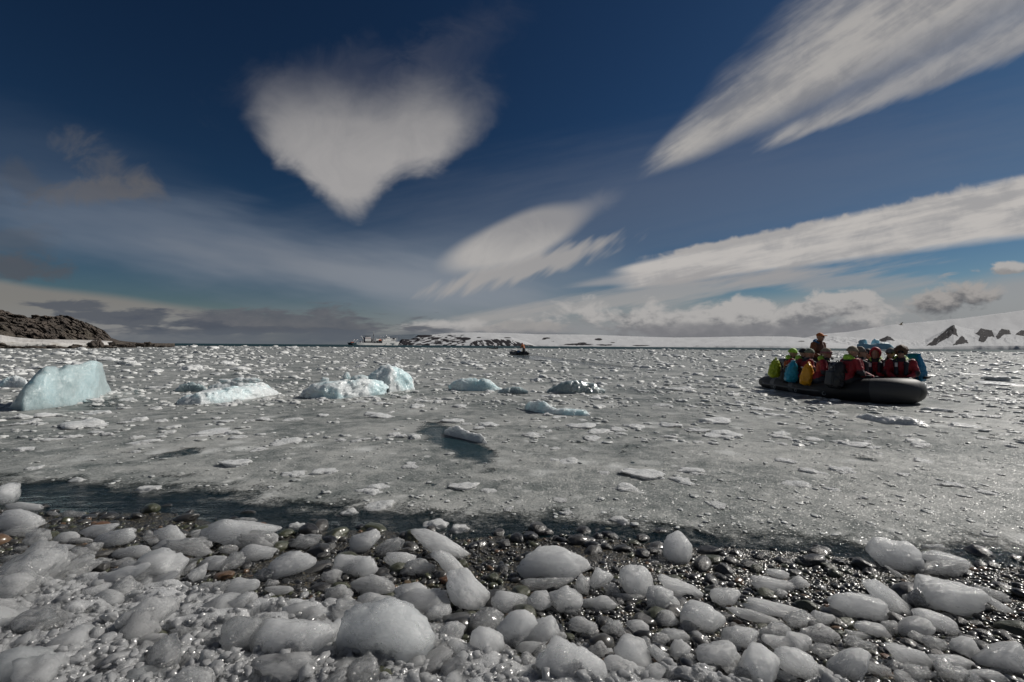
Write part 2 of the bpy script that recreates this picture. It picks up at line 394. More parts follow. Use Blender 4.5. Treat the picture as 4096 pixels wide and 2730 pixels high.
def build_materials():
    M = {}
    M['milky'] = ice_material('milky_ice', (0.84, 0.85, 0.86), clear=0.38, cloudy=0.58, sss=0.9, radius=0.2, glint=0.028, gscale=110.0, thin=0.6, bump=0.28, dense=24.0, skin=0.08)
    M['clear'] = ice_material('clear_ice', (0.78, 0.79, 0.80), clear=0.78, cloudy=0.46, sss=0.9, radius=0.2, glint=0.035, gscale=60.0, rough=0.16, bump=0.7, thin=0.5, dense=9.0, skin=0.03)
    M['bluish'] = ice_material('blue_ice', (0.80, 0.84, 0.86), clear=0.30, cloudy=0.60, sss=0.9, radius=0.3, glint=0.015, gscale=140.0, thin=0.6, bump=0.3, dense=18.0, skin=0.08)
    M['crushed'] = ice_material('crushed_ice', (0.56, 0.57, 0.58), clear=0.30, cloudy=0.5, sss=0.3, radius=0.05, glint=0.04, gscale=120.0, rough=0.14, bump=0.5, thin=0.45)
    M['bed'] = ice_material('packed_ice', (0.50, 0.51, 0.52), clear=0.45, cloudy=0.52, sss=0.8, radius=0.12, glint=0.025, gscale=60.0, rough=0.2, bump=0.8, thin=0.0, unit=6.0)
    M['growler'] = ice_material('growler_ice', (0.74, 0.78, 0.79), sss=0.6, radius=0.2, bump=0.9, glint=0.03, gscale=60.0, blue=(0.56, 0.72, 0.75))
    M['blue_growler'] = ice_material('pale_blue_ice', (0.50, 0.62, 0.64), sss=0.9, radius=0.3, bump=0.5, glint=0.03, gscale=140.0, rough=0.3, blue=(0.48, 0.62, 0.65), thin=0.15)
    M['glassy'] = ice_material('dark_glassy_ice', (0.36, 0.44, 0.45), clear=0.5, cloudy=0.5, sss=0.8, radius=0.2, bump=0.8, glint=0.05, gscale=60.0, rough=0.15)
    M['float'] = ice_material('floating_ice', (0.72, 0.735, 0.735), sss=0.6, radius=0.1, bump=0.8, glint=0.03, gscale=60.0)
    # brash: as floating ice, tone from a stored value per piece
    m, T = material('brash_ice'); P = T.pos()
    n = T.noise(P, 14.0, 4.0, 0.6)
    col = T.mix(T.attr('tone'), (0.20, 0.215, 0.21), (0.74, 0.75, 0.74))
    nb = T.bump(n, 0.8, 0.03)
    T.out(T.pbr(color=col, rough=0.35, ior=1.31, normal=nb)); M['brash'] = m
    # slush: fine ground ice floating between the pieces
    m, T = material('slush'); P = T.pos(); px, py, pz = T.sep(P)
    Pf = T.vec(px, py, 0.0)
    big = T.noise(T.vec(px * 0.75, py, 0.0), 0.55, 5.0, 0.6, 0.7)
    mid = T.noise(Pf, 4.0, 5.0, 0.62, 0.6); fine = T.noise(Pf, 38.0, 4.0, 0.65); grain = T.noise(Pf, 140.0, 3.0, 0.6)
    t = big * 0.75 + mid * 0.60 + fine * 0.50 + grain * 0.32
    col = T.mix(T.step(t, 0.84, 1.30), (0.066, 0.082, 0.078), (0.38, 0.385, 0.37))
    crumbs = T.step(T.voro(Pf, 26.0), 0.36, 0.10) * T.step(T.noise(Pf, 9.0, 3.0), 0.42, 0.66)
    col = T.mix(crumbs * 0.5, col, (0.46, 0.47, 0.46))
    sunk = T.step(T.voro(T.vm('ADD', Pf, T.vm('SCALE', T.noise(Pf, 2.5, 3.0, 0.6, out=1), 0.35)), 1.5), 0.34, 0.05)
    col = T.mix(sunk * T.step(big, 0.35, 0.6) * 0.75, col, (0.60, 0.615, 0.605))
    lumps = T.step(T.voro(T.vm('ADD', Pf, T.vm('SCALE', T.noise(Pf, 6.0, 3.0, 0.6, out=1), 0.12)), 4.2), 0.30, 0.06)
    col = T.mix(lumps * T.step(mid, 0.42, 0.6) * 0.65, col, (0.60, 0.61, 0.60))
    nb = T.bump(mid, 0.4, 0.04); nb = T.bump(fine, 0.5, 0.014, nb); nb = T.bump(grain, 0.5, 0.005, nb)
    body = T.pbr(color=col, rough=0.45, ior=1.31, normal=nb, spec=0.25)
    g = T.node('ShaderNodeBsdfGlossy', {}, {'Roughness': 0.24, 'Color': (1, 1, 1, 1)}); T.put(g.inputs['Normal'], glint_normal(T, Pf, 210.0, 1.9))
    body = T.mixs(0.05, body, S(T, g.outputs[0]))
    tr = T.node('ShaderNodeBsdfTransparent')
    cov = T.attr('cover') + (mid - 0.5) * 1.3 + (fine - 0.5) * 0.7
    T.out(T.mixs(T.step(cov, 0.20, 0.78), S(T, tr.outputs[0]), body)); M['slush'] = m
    # sea
    m, T = material('sea_water'); P = T.pos(); px, py, pz = T.sep(P)
    w = T.noise(T.vec(px * 0.6, py * 1.3, 0.0), 3.2, 4.0, 0.6, 1.0); w2 = T.noise(T.vec(px * 0.7, py * 1.3, 4.0), 17.0, 4.0, 0.6, 1.2)
    w3 = T.noise(T.vec(px * 0.05, py * 0.3, 4.0), 1.0, 5.0, 0.6, 0.5)
    nb = T.bump(w, 0.35, 0.10); nb = T.bump(w2, 0.55, 0.03, nb); nb = T.bump(w3, 0.6, 0.6, nb)
    d = T.m('SUBTRACT', py, T.m('MULTIPLY', px, -0.105))
    deep = T.step(d, 3.0, 6.5)
    glass = T.pbr(color=(0.80, 0.90, 0.90), rough=0.04, ior=1.33, trans=1.0, normal=nb)
    dark = T.pbr(color=(0.012, 0.035, 0.042), rough=T.step(py, 60.0, 300.0, 0.08, 0.55), ior=1.33, normal=nb, spec=T.step(py, 60.0, 300.0, 0.5, 0.12))
    T.out(T.mixs(deep * 0.75 + 0.25, glass, dark)); M['sea'] = m
    # snow and rock of the far land
    def land(name, snow, rock_a, rock_b, sc):
        m, T = material(name); P = T.pos()
        n = T.noise(P, 0.06 * sc, 6.0, 0.65); n2 = T.noise(P, 0.01 * sc, 4.0, 0.6)
        rk = T.step(T.attr('rock') + (n - 0.5) * 0.4, 0.40, 0.60)
        rc = T.mix(n, rock_a, rock_b)
        nb = T.bump(n, 0.8, 6.0 / sc)
        T.out(T.pbr(color=T.mix(rk, T.mix(n2, snow, tuple(c * 0.86 for c in snow)), rc), rough=0.9, normal=nb, spec=0.04)); return m
    M['land'] = land('snow_and_rock', (0.54, 0.55, 0.565), (0.016, 0.016, 0.020), (0.040, 0.037, 0.040), 1.0)
    m, T = material('haze_tinted_slate'); P = T.pos()
    T.out(T.pbr(color=T.mix(T.noise(P, 0.002, 4.0, 0.6), (0.075, 0.10, 0.13), (0.11, 0.14, 0.17)), rough=0.9)); M['slate'] = m  # distance haze over the far hill is mixed into this bluish colour
    # near rock
    m, T = material('lichened_rock'); P = T.coord('Object')
    n = T.noise(P, 0.35, 8.0, 0.68, 0.6); n2 = T.noise(P, 2.2, 6.0, 0.7); n3 = T.noise(P, 0.12, 4.0, 0.6)
    c = T.mix(T.step(n, 0.32, 0.7), (0.026, 0.021, 0.018), (0.105, 0.083, 0.066))
    c = T.mix(T.step(n3, 0.5, 0.7) * 0.5, c, (0.08, 0.072, 0.05))
    c = T.mix(T.step(n2, 0.62, 0.74) * 0.35, c, (0.24, 0.12, 0.05))
    c = T.mix(T.step(n2, 0.52, 0.3) * 0.5, c, (0.03, 0.026, 0.024))
    c = T.mix(T.attr('wet'), c, (0.015, 0.013, 0.012))
    nb = T.bump(n, 1.0, 0.5); nb = T.bump(n2, 1.0, 0.12, nb)
    T.out(T.pbr(color=c, rough=0.85, normal=nb)); M['rock'] = m
    m, T = material('old_snow'); P = T.coord('Object')
    n = T.noise(P, 0.4, 5.0, 0.6); n2 = T.noise(P, 3.0, 4.0, 0.6)
    T.out(T.pbr(color=T.mix(T.step(n, 0.45, 0.75), (0.52, 0.51, 0.495), (0.34, 0.32, 0.29)), rough=0.8, normal=T.bump(n2, 0.6, 0.2))); M['snow'] = m
    # beach
    m, T = material('wet_gravel'); P = T.pos(); px, py, pz = T.sep(P); Pf = T.vec(px, py, 0.0)
    v = T.voro(Pf, 70.0, out='Color'); d = T.voro(Pf, 70.0); n = T.noise(Pf, 5.0, 4.0)
    r_, g_, b_ = T.sep(v)
    c = T.mix(r_, (0.020, 0.020, 0.020), (0.065, 0.062, 0.055)); c = T.mix(T.step(g_, 0.8, 0.9), c, (0.10, 0.085, 0.055))
    nb = T.bump(d, 1.0, 0.01)
    T.out(T.pbr(color=c, rough=0.25, normal=nb, spec=0.5)); M['gravel'] = m
    m, T = material('wet_pebble'); P = T.coord('Object'); tn = T.attr('tone')
    n = T.noise(P, 60.0, 4.0, 0.6); n2 = T.noise(P, 16.0, 3.0, 0.5)
    hue = T.m('FRACT', tn * 7.31)
    c = T.mix(tn, (0.016, 0.017, 0.019), (0.062, 0.060, 0.055))
    c = T.mix(T.step(hue, 0.72, 0.80), c, (0.060, 0.064, 0.038)); c = T.mix(T.step(hue, 0.93, 0.96), c, (0.12, 0.075, 0.045))
    c = T.mix(T.step(n, 0.55, 0.75) * 0.35, c, (0.12, 0.12, 0.11))
    nb = T.bump(n2, 0.35, 0.01); nb = T.bump(n, 0.3, 0.003, nb)
    T.out(T.pbr(color=c, rough=0.30, normal=nb, spec=0.5, coat=0.35, coatr=0.14)); M['pebble'] = m
    m, T = material('wet_cobble'); P = T.coord('Object'); tn = T.rand()
    P = T.vm('ADD', P, T.vec(tn * 11.0, tn * 7.0, tn * 23.0))
    n = T.noise(P, 70.0, 4.0, 0.6); n2 = T.noise(P, 14.0, 3.0, 0.5)
    hue = T.m('FRACT', tn * 7.31)
    c = T.mix(tn, (0.015, 0.016, 0.018), (0.058, 0.056, 0.052))
    c = T.mix(T.step(hue, 0.74, 0.80), c, (0.058, 0.062, 0.036)); c = T.mix(T.step(hue, 0.95, 0.97), c, (0.13, 0.065, 0.035))
    c = T.mix(T.step(n, 0.55, 0.75) * 0.3, c, (0.12, 0.12, 0.11))
    nb = T.bump(n2, 0.35, 0.01); nb = T.bump(n, 0.3, 0.003, nb)
    T.out(T.pbr(color=c, rough=0.30, normal=nb, spec=0.5, coat=0.35, coatr=0.14)); M['cobble'] = m
    return M
M = build_materials()

# ------------------------------------------------------------------ beach and sea bed
def shore_y(x): return 3.18 - 0.105 * np.asarray(x) + 0.07 * np.sin(np.asarray(x) * 1.7 + 0.6) + 0.04 * np.sin(np.asarray(x) * 4.1)
def beach_z(x, y):
    d = shore_y(x) - np.asarray(y)
    return np.where(d > 0, 0.105 * d, 0.13 * d - 0.012 * d * d) 
def build_beach():
    xs = np.linspace(-16, 14, 361); ys = np.concatenate([np.linspace(-7, 0, 30)[:-1], np.linspace(0, 6, 150), np.linspace(6.2, 24, 45)])
    Yg, Xg = np.meshgrid(ys, xs, indexing='ij')
    Z = beach_z(Xg, Yg)
    Z = np.maximum(Z, -4.0) + 0.022 * fbm(np.stack([Xg * 1.3, Yg * 1.3, Xg * 0], -1), 4, 2.0)
    me = mesh_from('beach', np.stack([Xg, Yg, Z], -1).reshape(-1, 3), grid_faces(*Xg.shape))
    kind(link('beach', me, M['gravel']), 'structure')
build_beach()

def build_sea():
    ys = np.concatenate([np.linspace(1.6, 6, 120), np.geomspace(6.1, 300, 60), np.geomspace(330, 26000, 30)])
    bs = np.linspace(-1.6, 1.6, 200)
    Yg, B = np.meshgrid(ys, bs, indexing='ij'); Xg = B * (Yg + 4)
    Z = 0.010 * fbm(np.stack([Xg * 1.1, Yg * 2.0, Xg * 0], -1), 3, 3.0) * sstep(Yg, 40, 5)
    me = mesh_from('sea', np.stack([Xg, Yg, Z], -1).reshape(-1, 3), grid_faces(*Xg.shape))
    kind(link('sea', me, M['sea']), 'structure')
build_sea()

HOLES = [(1835, 1775, 160, 52, 24, 1.0), (700, 1812, 110, 16, -8, 0.8), (520, 1808, 60, 10, 0, 0.5), (2300, 1450, 260, 9, 6, 0.7), (2130, 1432, 90, 8, 4, 0.8), (2060, 1575, 70, 16, 5, 0.6),
         (430, 1615, 90, 22, -10, 0.6), (2480, 1800, 30, 10, -40, 0.6), (1300, 1585, 110, 16, -4, 0.6), (3450, 1835, 60, 12, 12, 0.6), (1930, 1900, 60, 28, 20, 0.5),
         (3950, 1750, 60, 10, 5, 0.55), (1100, 1950, 120, 18, 5, 0.4), (700, 1900, 120, 15, 5, 0.4)]
def slush_cover(X, Y):
    px, py = to_px(np.stack([X, Y, X * 0], -1))
    wp = np.stack([X * 1.6, Y * 1.6, X * 0], -1); sc_ = 90.0 / np.maximum(Y, 3) * 3
    px = px + fbm(wp, 4, 41.0) * sc_ * 1.2; py = py + fbm(wp, 4, 43.0) * sc_ * 0.35
    d = Y - shore_y(X)
    start = np.interp(X, [-5, -2.2, -0.6, 0.5, 3.5, 6], [0.80, 0.62, 0.46, 0.36, 0.28, 0.3])
    c = sstep(d, start - 0.55, start + 0.75)
    c = c * (1.22 + 0.28 * fbm(np.stack([X * 0.45, Y * 0.7, X * 0], -1), 3, 8.0))
    for cx, cy_, a, b, ang, amt in HOLES:
        ca, sa = math.cos(R(ang)), math.sin(R(ang)); ex, ey = px - cx, py - cy_
        q = ((ex * ca + ey * sa) / a) ** 2 + ((ey * ca - ex * sa) / b) ** 2
        c = c * (1 - amt * sstep(q, 2.4, 0.1))
    return c * sstep(Y, 262, 235)
def build_slush():
    ys = np.concatenate([np.linspace(2.6, 9, 260), np.geomspace(9.05, 265, 130)])
    bs = np.linspace(-1.45, 1.45, 360)
    Yg, B = np.meshgrid(ys, bs, indexing='ij'); Xg = B * (Yg + 0.6)
    c = slush_cover(Xg, Yg)
    p = np.stack([Xg, Yg, Xg * 0], -1)
    Z = 0.010 + (0.012 * fbm(p * 2.2, 4, 1.0) + 0.008 * fbm(p * 9.0, 3, 4.0)) * sstep(Yg, 60, 8) * sstep(c, 0.2, 0.7)
    me = mesh_from('slush', np.stack([Xg, Yg, Z], -1).reshape(-1, 3), grid_faces(*Xg.shape))
    add_attr(me, 'cover', c)
    kind(link('slush_ice', me, M['slush']), 'stuff', 'grey slush of ground ice floating between the bigger pieces')
build_slush()

# ------------------------------------------------------------------ far land
def horizon_py(px): return 1384.5 + 0.0075 * (np.asarray(px) - 2048)
def land_sheet(name, prof, depth, back, px0, px1, step, rows, rockf, ease=1.0, rough=2.0, cliff=None, lumps=1.0, ridge=False, mat='land'):
    pxs = np.arange(px0, px1 + 1, step)
    t = np.concatenate([np.linspace(0, 1, rows), [1.08, 1.25, 1.5]])
    Tt, PX = np.meshgrid(t, pxs, indexing='ij')
    top = np.interp(PX, [p[0] for p in prof], [p[1] for p in prof])
    jag = fbm(np.stack([PX / 26.0, PX * 0 + depth, PX * 0], -1), 4, 3.0) * rough
    H = np.maximum(horizon_py(PX) - top + jag * sstep(horizon_py(PX) - top, 4, 20), 0.0)
    d = depth + back * Tt
    d = d * (1 + 0.02 * fbm(np.stack([PX / 90.0, Tt * 3, Tt * 0], -1), 3, 6.0))
    tt = np.minimum(Tt, 1.0)
    e = tt ** ease
    if cliff is not None:
        ch = np.interp(PX, [p[0] for p in cliff], [p[1] for p in cliff])      # px of vertical ice front
        e = np.maximum(e, sstep(tt, 0.0, 0.02) * np.minimum(ch / np.maximum(H, 1), 1.0))
    relief = fbm(np.stack([PX / (38.0 if ridge else 60.0) + Tt * (1.2 if ridge else 0), Tt * 3.5, Tt * 0 + depth / 999.0], -1), 5, 7.0, 0.55, ridge) * 5.0 * lumps
    happ = H * e + relief * np.sin(np.pi * tt) * sstep(H, 6, 40) * 1.0
    happ = np.where(Tt > 1, H * (1 - (Tt - 1) * 2.2), happ)
    z = CAM_H + happ / FPX * d - np.where(Tt <= 0, CAM_H + 2.0, 0.0)
    x = (PX - 2048) / FPX * d
    rock = rockf(PX, horizon_py(PX) - happ, tt)
    me = mesh_from(name, np.stack([x, d, z], -1).reshape(-1, 3), grid_faces(*PX.shape))
    add_attr(me, 'rock', rock)
    return kind(link(name, me, M[mat]), 'structure')
def fold(PX, PY, ax, ay, seed, ang=0.0):
    c, s_ = math.cos(R(ang)), math.sin(R(ang))
    return fbm(np.stack([(PX * c + PY * s_) / ax, (PY * c - PX * s_) / ay, PX * 0 + seed], -1), 4, seed)
def spots(PX, PY, lst):
    r = PX * 0.0
    for cx, cy_, a, b in lst: r = np.maximum(r, 1.15 - (((PX - cx) / a) ** 2 + ((PY - cy_) / b) ** 2) * 0.65)
    return np.clip(r, 0, 1)
def rock_cape(PX, PY, t):
    a = sstep(PX, 1890, 1840) * sstep(PX, 1560, 1600)
    n1 = fold(PX, PY, 26.0, 5.0, 3.0, -6)
    r1 = a * np.clip(0.50 + 1.5 * n1 - 0.25 * sstep(PY, 1352, 1345) * sstep(PX, 1690, 1760), 0, 1)
    r1 = np.maximum(r1, sstep(PX, 1668, 1640) * np.clip(0.72 + 1.3 * fold(PX, PY, 16.0, 6.0, 12.0, -20), 0, 1))
    r1 = np.maximum(r1, spots(PX, PY, [(1695, 1344, 34, 5), (1860, 1356, 24, 6), (1740, 1353, 30, 3)]))
    line = np.interp(PX, [1870, 1900, 1950, 1990, 2040, 2075, 2095, 2140], [1380, 1363, 1360, 1356, 1359, 1366, 1377, 1383])
    n2 = fold(PX, PY, 20.0, 5.0, 8.0, 32)
    r2 = sstep(PX, 1872, 1885) * sstep(PX, 2142, 2130) * sstep(PY, line - 2, line + 2) * np.clip(0.66 + 1.2 * n2, 0, 1)
    return np.maximum(np.maximum(r1, r2), spots(PX, PY, [(1915, 1351, 9, 2), (2030, 1352, 14, 2)]))
land_sheet('rocky_cape', [(1540, 1384), (1560, 1381), (1590, 1372), (1608, 1357), (1640, 1359), (1655, 1352), (1672, 1341), (1700, 1341), (1760, 1342), (1850, 1340), (1960, 1343), (2050, 1352), (2100, 1366), (2135, 1381), (2150, 1384.5)],
           3600, 700, 1535, 2155, 2.0, 50, rock_cape, 0.8, 1.2)
def rock_cap(PX, PY, t):
    r = spots(PX, PY, [(2186, 1353, 16, 3), (2176, 1357, 9, 4), (2393, 1359, 15, 5), (2310, 1379, 60, 4), (2330, 1374, 18, 4), (2420, 1381, 40, 3), (2560, 1383, 40, 2), (2800, 1386, 30, 2), (2210, 1366, 8, 2), (2450, 1371, 10, 2),
                       (3205, 1366, 14, 2), (3290, 1376, 20, 1.5)])
    return np.clip(r * (0.85 + fold(PX, PY, 14.0, 3.0, 5.0)), 0, 1)
land_sheet('ice_cap', [(1600, 1384), (1650, 1360), (1700, 1343), (1760, 1336), (1803, 1332), (1900, 1331), (2050, 1334), (2150, 1338), (2295, 1339), (2400, 1341), (2500, 1345), (2584, 1348), (2700, 1351), (2800, 1350), (2945, 1347.5), (3030, 1346),
           (3150, 1347), (3230, 1353), (3330, 1370), (3420, 1385), (3470, 1393)],
           5200, 2600, 1600, 3475, 2.5, 60, rock_cap, 0.62, 0.5, cliff=[(2200, 0), (2260, 3), (2700, 4), (2830, 7), (3050, 9), (3230, 7), (3300, 3), (3470, 3)], lumps=0.9)
PEAKS = [[(3815, 1301), (3800, 1309), (3770, 1334), (3730, 1364), (3706, 1384), (3742, 1381), (3766, 1364), (3792, 1352), (3812, 1336), (3830, 1347), (3823, 1318)], [(3848, 1344), (3812, 1382), (3846, 1376), (3874, 1371)],
         [(3902, 1337), (3925, 1316), (3965, 1323), (3978, 1350), (3952, 1346), (3936, 1370), (3914, 1366), (3922, 1344)], [(3984, 1348), (4005, 1318), (4036, 1320), (4042, 1337), (4014, 1340), (3992, 1357)], [(3515, 1363), (3534, 1350), (3549, 1343), (3561, 1351), (3580, 1363), (3552, 1360), (3540, 1368)], [(3850, 1394), (3880, 1387), (3910, 1390), (3890, 1394)], [(4060, 1340), (4085, 1322), (4120, 1326), (4110, 1345)]]
def in_poly(PX, PY, poly):
    d = np.full(PX.shape, 1e9); ins = np.zeros(PX.shape, bool); n = len(poly)
    for i in range(n):
        (ax, ay), (bx, by) = poly[i], poly[(i + 1) % n]
        t = np.clip(((PX - ax) * (bx - ax) + (PY - ay) * (by - ay)) / ((bx - ax) ** 2 + (by - ay) ** 2), 0, 1)
        d = np.minimum(d, np.hypot(PX - ax - t * (bx - ax), PY - ay - t * (by - ay)))
        c = (ay > PY) != (by > PY)
        ins ^= c & (PX < (bx - ax) * (PY - ay) / (by - ay + 1e-9) + ax)
    return np.where(ins, d, -d)
def rock_peaks(PX, PY, t):
    X2, Y2 = PX + 5 * fold(PX, PY, 12.0, 12.0, 21.0), PY + 5 * fold(PX, PY, 12.0, 12.0, 22.0)
    d = np.maximum.reduce([in_poly(X2, Y2, p) for p in PEAKS])
    gul = fold(PX, PY, 5.0, 30.0, 23.0, 38)
    return sstep(d + 1.0, -1.5, 1.5) * np.where(gul > 0.34, 0.25, 1.0)
land_sheet('mountain_range', [(3180, 1394), (3230, 1375), (3280, 1352), (3330, 1346), (3396, 1349), (3470, 1356), (3520, 1358), (3535, 1352), (3549, 1344), (3562, 1349), (3580, 1357), (3640, 1362), (3700, 1360), (3730, 1346), (3770, 1326), (3800, 1306), (3815, 1299), (3835, 1306), (3860, 1314), (3895, 1319), (3920, 1314),
           (3950, 1320), (4000, 1314), (4030, 1320), (4096, 1322), (4300, 1300), (4700, 1340)],
           7500, 3200, 3180, 4700, 2.5, 64, rock_peaks, 0.8, 3.0, cliff=[(3180, 2), (3600, 4), (3700, 6), (3790, 11), (3900, 15), (4100, 17), (4700, 18)], lumps=1.8, ridge=True)
land_sheet('snow_slope', [(3000, 1391), (3150, 1368), (3278, 1338), (3396, 1328), (3566, 1300), (3700, 1288), (3850, 1274), (4096, 1242), (4400, 1210), (4900, 1190)],
           13000, 6000, 3000, 4900, 8.0, 40, lambda a, b, t: a * 0, 0.7, 0.8, lumps=0.25)
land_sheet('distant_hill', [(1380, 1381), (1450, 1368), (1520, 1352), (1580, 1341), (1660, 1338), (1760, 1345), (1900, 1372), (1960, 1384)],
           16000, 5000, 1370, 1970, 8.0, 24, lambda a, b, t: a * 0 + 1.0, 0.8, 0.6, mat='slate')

# ------------------------------------------------------------------ rocky point at the left
def build_point():
    pxs = np.arange(-420, 700, 2.2); t = np.linspace(0, 1.35, 120)
    Tt, PX = np.meshgrid(t, pxs, indexing='ij')
    top = np.interp(PX, [-420, -200, -60, 0, 30, 60, 110, 160, 215, 250, 290, 330, 360, 395, 420, 445, 480, 560, 640, 690, 700],
                        [1205, 1222, 1240, 1243, 1244, 1255, 1263, 1268, 1270, 1266, 1270, 1284, 1297, 1312, 1325, 1352, 1364, 1372, 1374, 1380, 1384])
    foot = np.interp(PX, [-420, 0, 200, 400, 560, 700], [104, 112, 120, 132, 150, 172])
    H = horizon_py(PX) - top
    d = foot + np.interp(PX, [0, 400, 470, 700], [15, 11, 5, 4]) * np.minimum(Tt, 1.0) ** 1.1 + np.maximum(Tt - 1, 0) * 40
    h = H * np.clip(np.minimum(Tt, 1) ** 0.85, 0, 1)
    h = np.where(Tt > 1, H * (1 - (Tt - 1) * 1.2), h)
    z = CAM_H + h / FPX * d - np.where(Tt <= 0.0, 2.0, 0)
    x = (PX - 2048) / FPX * d
    P = np.stack([x, d, z], -1)
    # blocky joints: lift each cell of the rock by its own amount, with cracks between the cells
    amp = sstep(H, 8, 60) * sstep(Tt, 0, 0.06)
    q = P * np.array([1, 1, 0.5]); warp = np.stack([fbm(q * 0.35, 3, 1.0), fbm(q * 0.35, 3, 2.0), fbm(q * 0.35, 3, 3.0)], -1) * 0.9
    d1, d2, v = cells((q + warp) * 0.27, 1.0); e1, e2, w = cells((q + warp) * 0.72, 2.0); g1, g2, w3 = cells((q + warp * 0.6) * 2.2, 3.0)
    off = (v - 0.5) * 3.4 + np.minimum(d2 - d1, 0.35) * 2.6 + (w - 0.5) * 1.5 + np.minimum(e2 - e1, 0.3) * 1.0 + (w3 - 0.5) * 0.32 + np.minimum(g2 - g1, 0.3) * 0.35 - 1.0
    nrm = np.array([0.30, -0.80, 0.52])
    P = P + nrm * (off * amp * 0.85)[..., None] + np.array([0, 0, 1.0]) * (0.25 * fbm(P * 0.8, 3, 5.0) * amp)[..., None]
    me = mesh_from('rocky_point', P.reshape(-1, 3), grid_faces(*PX.shape), smooth=False)
    add_attr(me, 'wet', sstep(P[..., 2], 0.9, 0.35))
    kind(link('rocky_point', me, M['rock']), 'structure')
    # bank of old snow along its foot
    pxs = np.arange(-300, 470, 4.0); t = np.linspace(0, 1, 26)
    Tt, PX = np.meshgrid(t, pxs, indexing='ij')
    lo = np.interp(PX, [-300, 0, 60, 150, 300, 380, 420, 470], [1368, 1370, 1377, 1378, 1381, 1381, 1372, 1371])
    hi = np.interp(PX, [-300, 0, 60, 150, 300, 380, 420, 470], [1325, 1340, 1350, 1358, 1360, 1362, 1364, 1368]) 
    d = np.interp(PX, [-300, 0, 200, 400, 470], [98, 103, 111, 124, 132]) + 9 * np.minimum(Tt, 1)
    py = lo + (hi - lo) * np.sqrt(Tt) + 3.0 * fbm(np.stack([PX / 30, Tt * 3, Tt * 0], -1), 3, 2.0) * np.sin(np.pi * Tt) - 2.0 * fbm(np.stack([PX / 12, Tt * 0, Tt * 0], -1), 3, 4.0) * (1 - Tt)
    z = CAM_H + (horizon_py(PX) - py) / FPX * d
    z = np.where(Tt == 0, -0.2, z); d = np.where(Tt == 0, d + 1.5, d)
    x = (PX - 2048) / FPX * d
    kind(link('snow_bank', mesh_from('snow_bank', np.stack([x, d, z], -1).reshape(-1, 3), grid_faces(*PX.shape)), M['snow']), 'structure')
build_point()
# ------------------------------------------------------------------ ice shapes
def chunk_mesh(sub, seed, cuts=7, rough=0.07, name='ice_chunk', flat=0.0, scallop=0.0):
    """a melted lump of ice: a ball planed by soft cuts, then pitted; fits a box of half size 1"""
    V, F = ICO[sub]; rs = np.random.RandomState(seed)
    r = np.ones(len(V))
    for k in range(cuts):
        n = rs.normal(size=3); n /= np.linalg.norm(n); c = rs.uniform(0.5, 0.88)
        d = V @ n
        lim = np.where(d > 0.05, c / np.maximum(d, 0.05), 9.0)
        r = -np.log(np.exp(-22 * r) + np.exp(-22 * np.minimum(lim, 3))) / 22
    r = r * (1 + rough * 3.2 * fbm(V * 1.25, 2, seed * 0.37) + rough * 1.3 * fbm(V * 3.2, 4, seed * 0.91) + rough * 0.8 * fbm(V * 2.2, 3, seed * 0.53, ridge=True))
    if scallop:
        for sc_, am in ((1.7, 1.0), (3.4, 0.5)):
            d1, d2, v = cells(V * sc_ + 0.25 * fbm(V * 2, 2, seed * 0.2)[:, None], seed * 0.77); r = r - scallop * am * np.exp(-(d1 / 0.42) ** 2) * (v > 0.35)
    P = V * r[:, None]
    lo, hi = P.min(0), P.max(0); P = (P - (lo + hi) / 2) / ((hi - lo) / 2)
    if flat: P[:, 2] = np.where(P[:, 2] < -flat, -flat + (P[:, 2] + flat) * 0.3, P[:, 2])
    return mesh_from(name, P, F)

VIEW = {'A': (0, 1950, 1400 / 2353.0), 'B': (1300, 1950, 1400 / 2353.0), 'C': (2600, 1950, 1496 / 2353.0)}
def put_chunk(cx, cy_, w, h, ang, lift=0.75, thick=1.1):
    """where a lump stands on the beach and its half sizes, from its outline (frame units)"""
    c, s_ = abs(math.cos(R(ang))), abs(math.sin(R(ang))); W2, H2 = (w / 2) ** 2, (h / 2) ** 2
    k = c ** 4 - s_ ** 4
    if k > 0.25:
        a2, s2 = (W2 * c * c - H2 * s_ * s_) / k, (H2 * c * c - W2 * s_ * s_) / k
    else: a2, s2 = max(W2, H2) * 1.3, min(W2, H2) * 0.6
    a2 = max(a2, 0.3 * W2); s2 = max(s2, 0.3 * min(W2, H2))
    z = 0.1
    for _ in range(8):
        p = on_water(cx, cy_, z); sz = math.sqrt(s2) / FPX * p.y
        z = float(beach_z(p.x, p.y)) + lift * sz
        z = max(z, 0.3 * sz)
    th = math.atan2(CAM_H - z, p.y)
    b = thick * sz; cc = sz * math.sqrt(max(1 - (thick * math.sin(th)) ** 2, 0.35)) / math.cos(th)
    return p, (math.sqrt(a2) / FPX * p.y, b, cc)

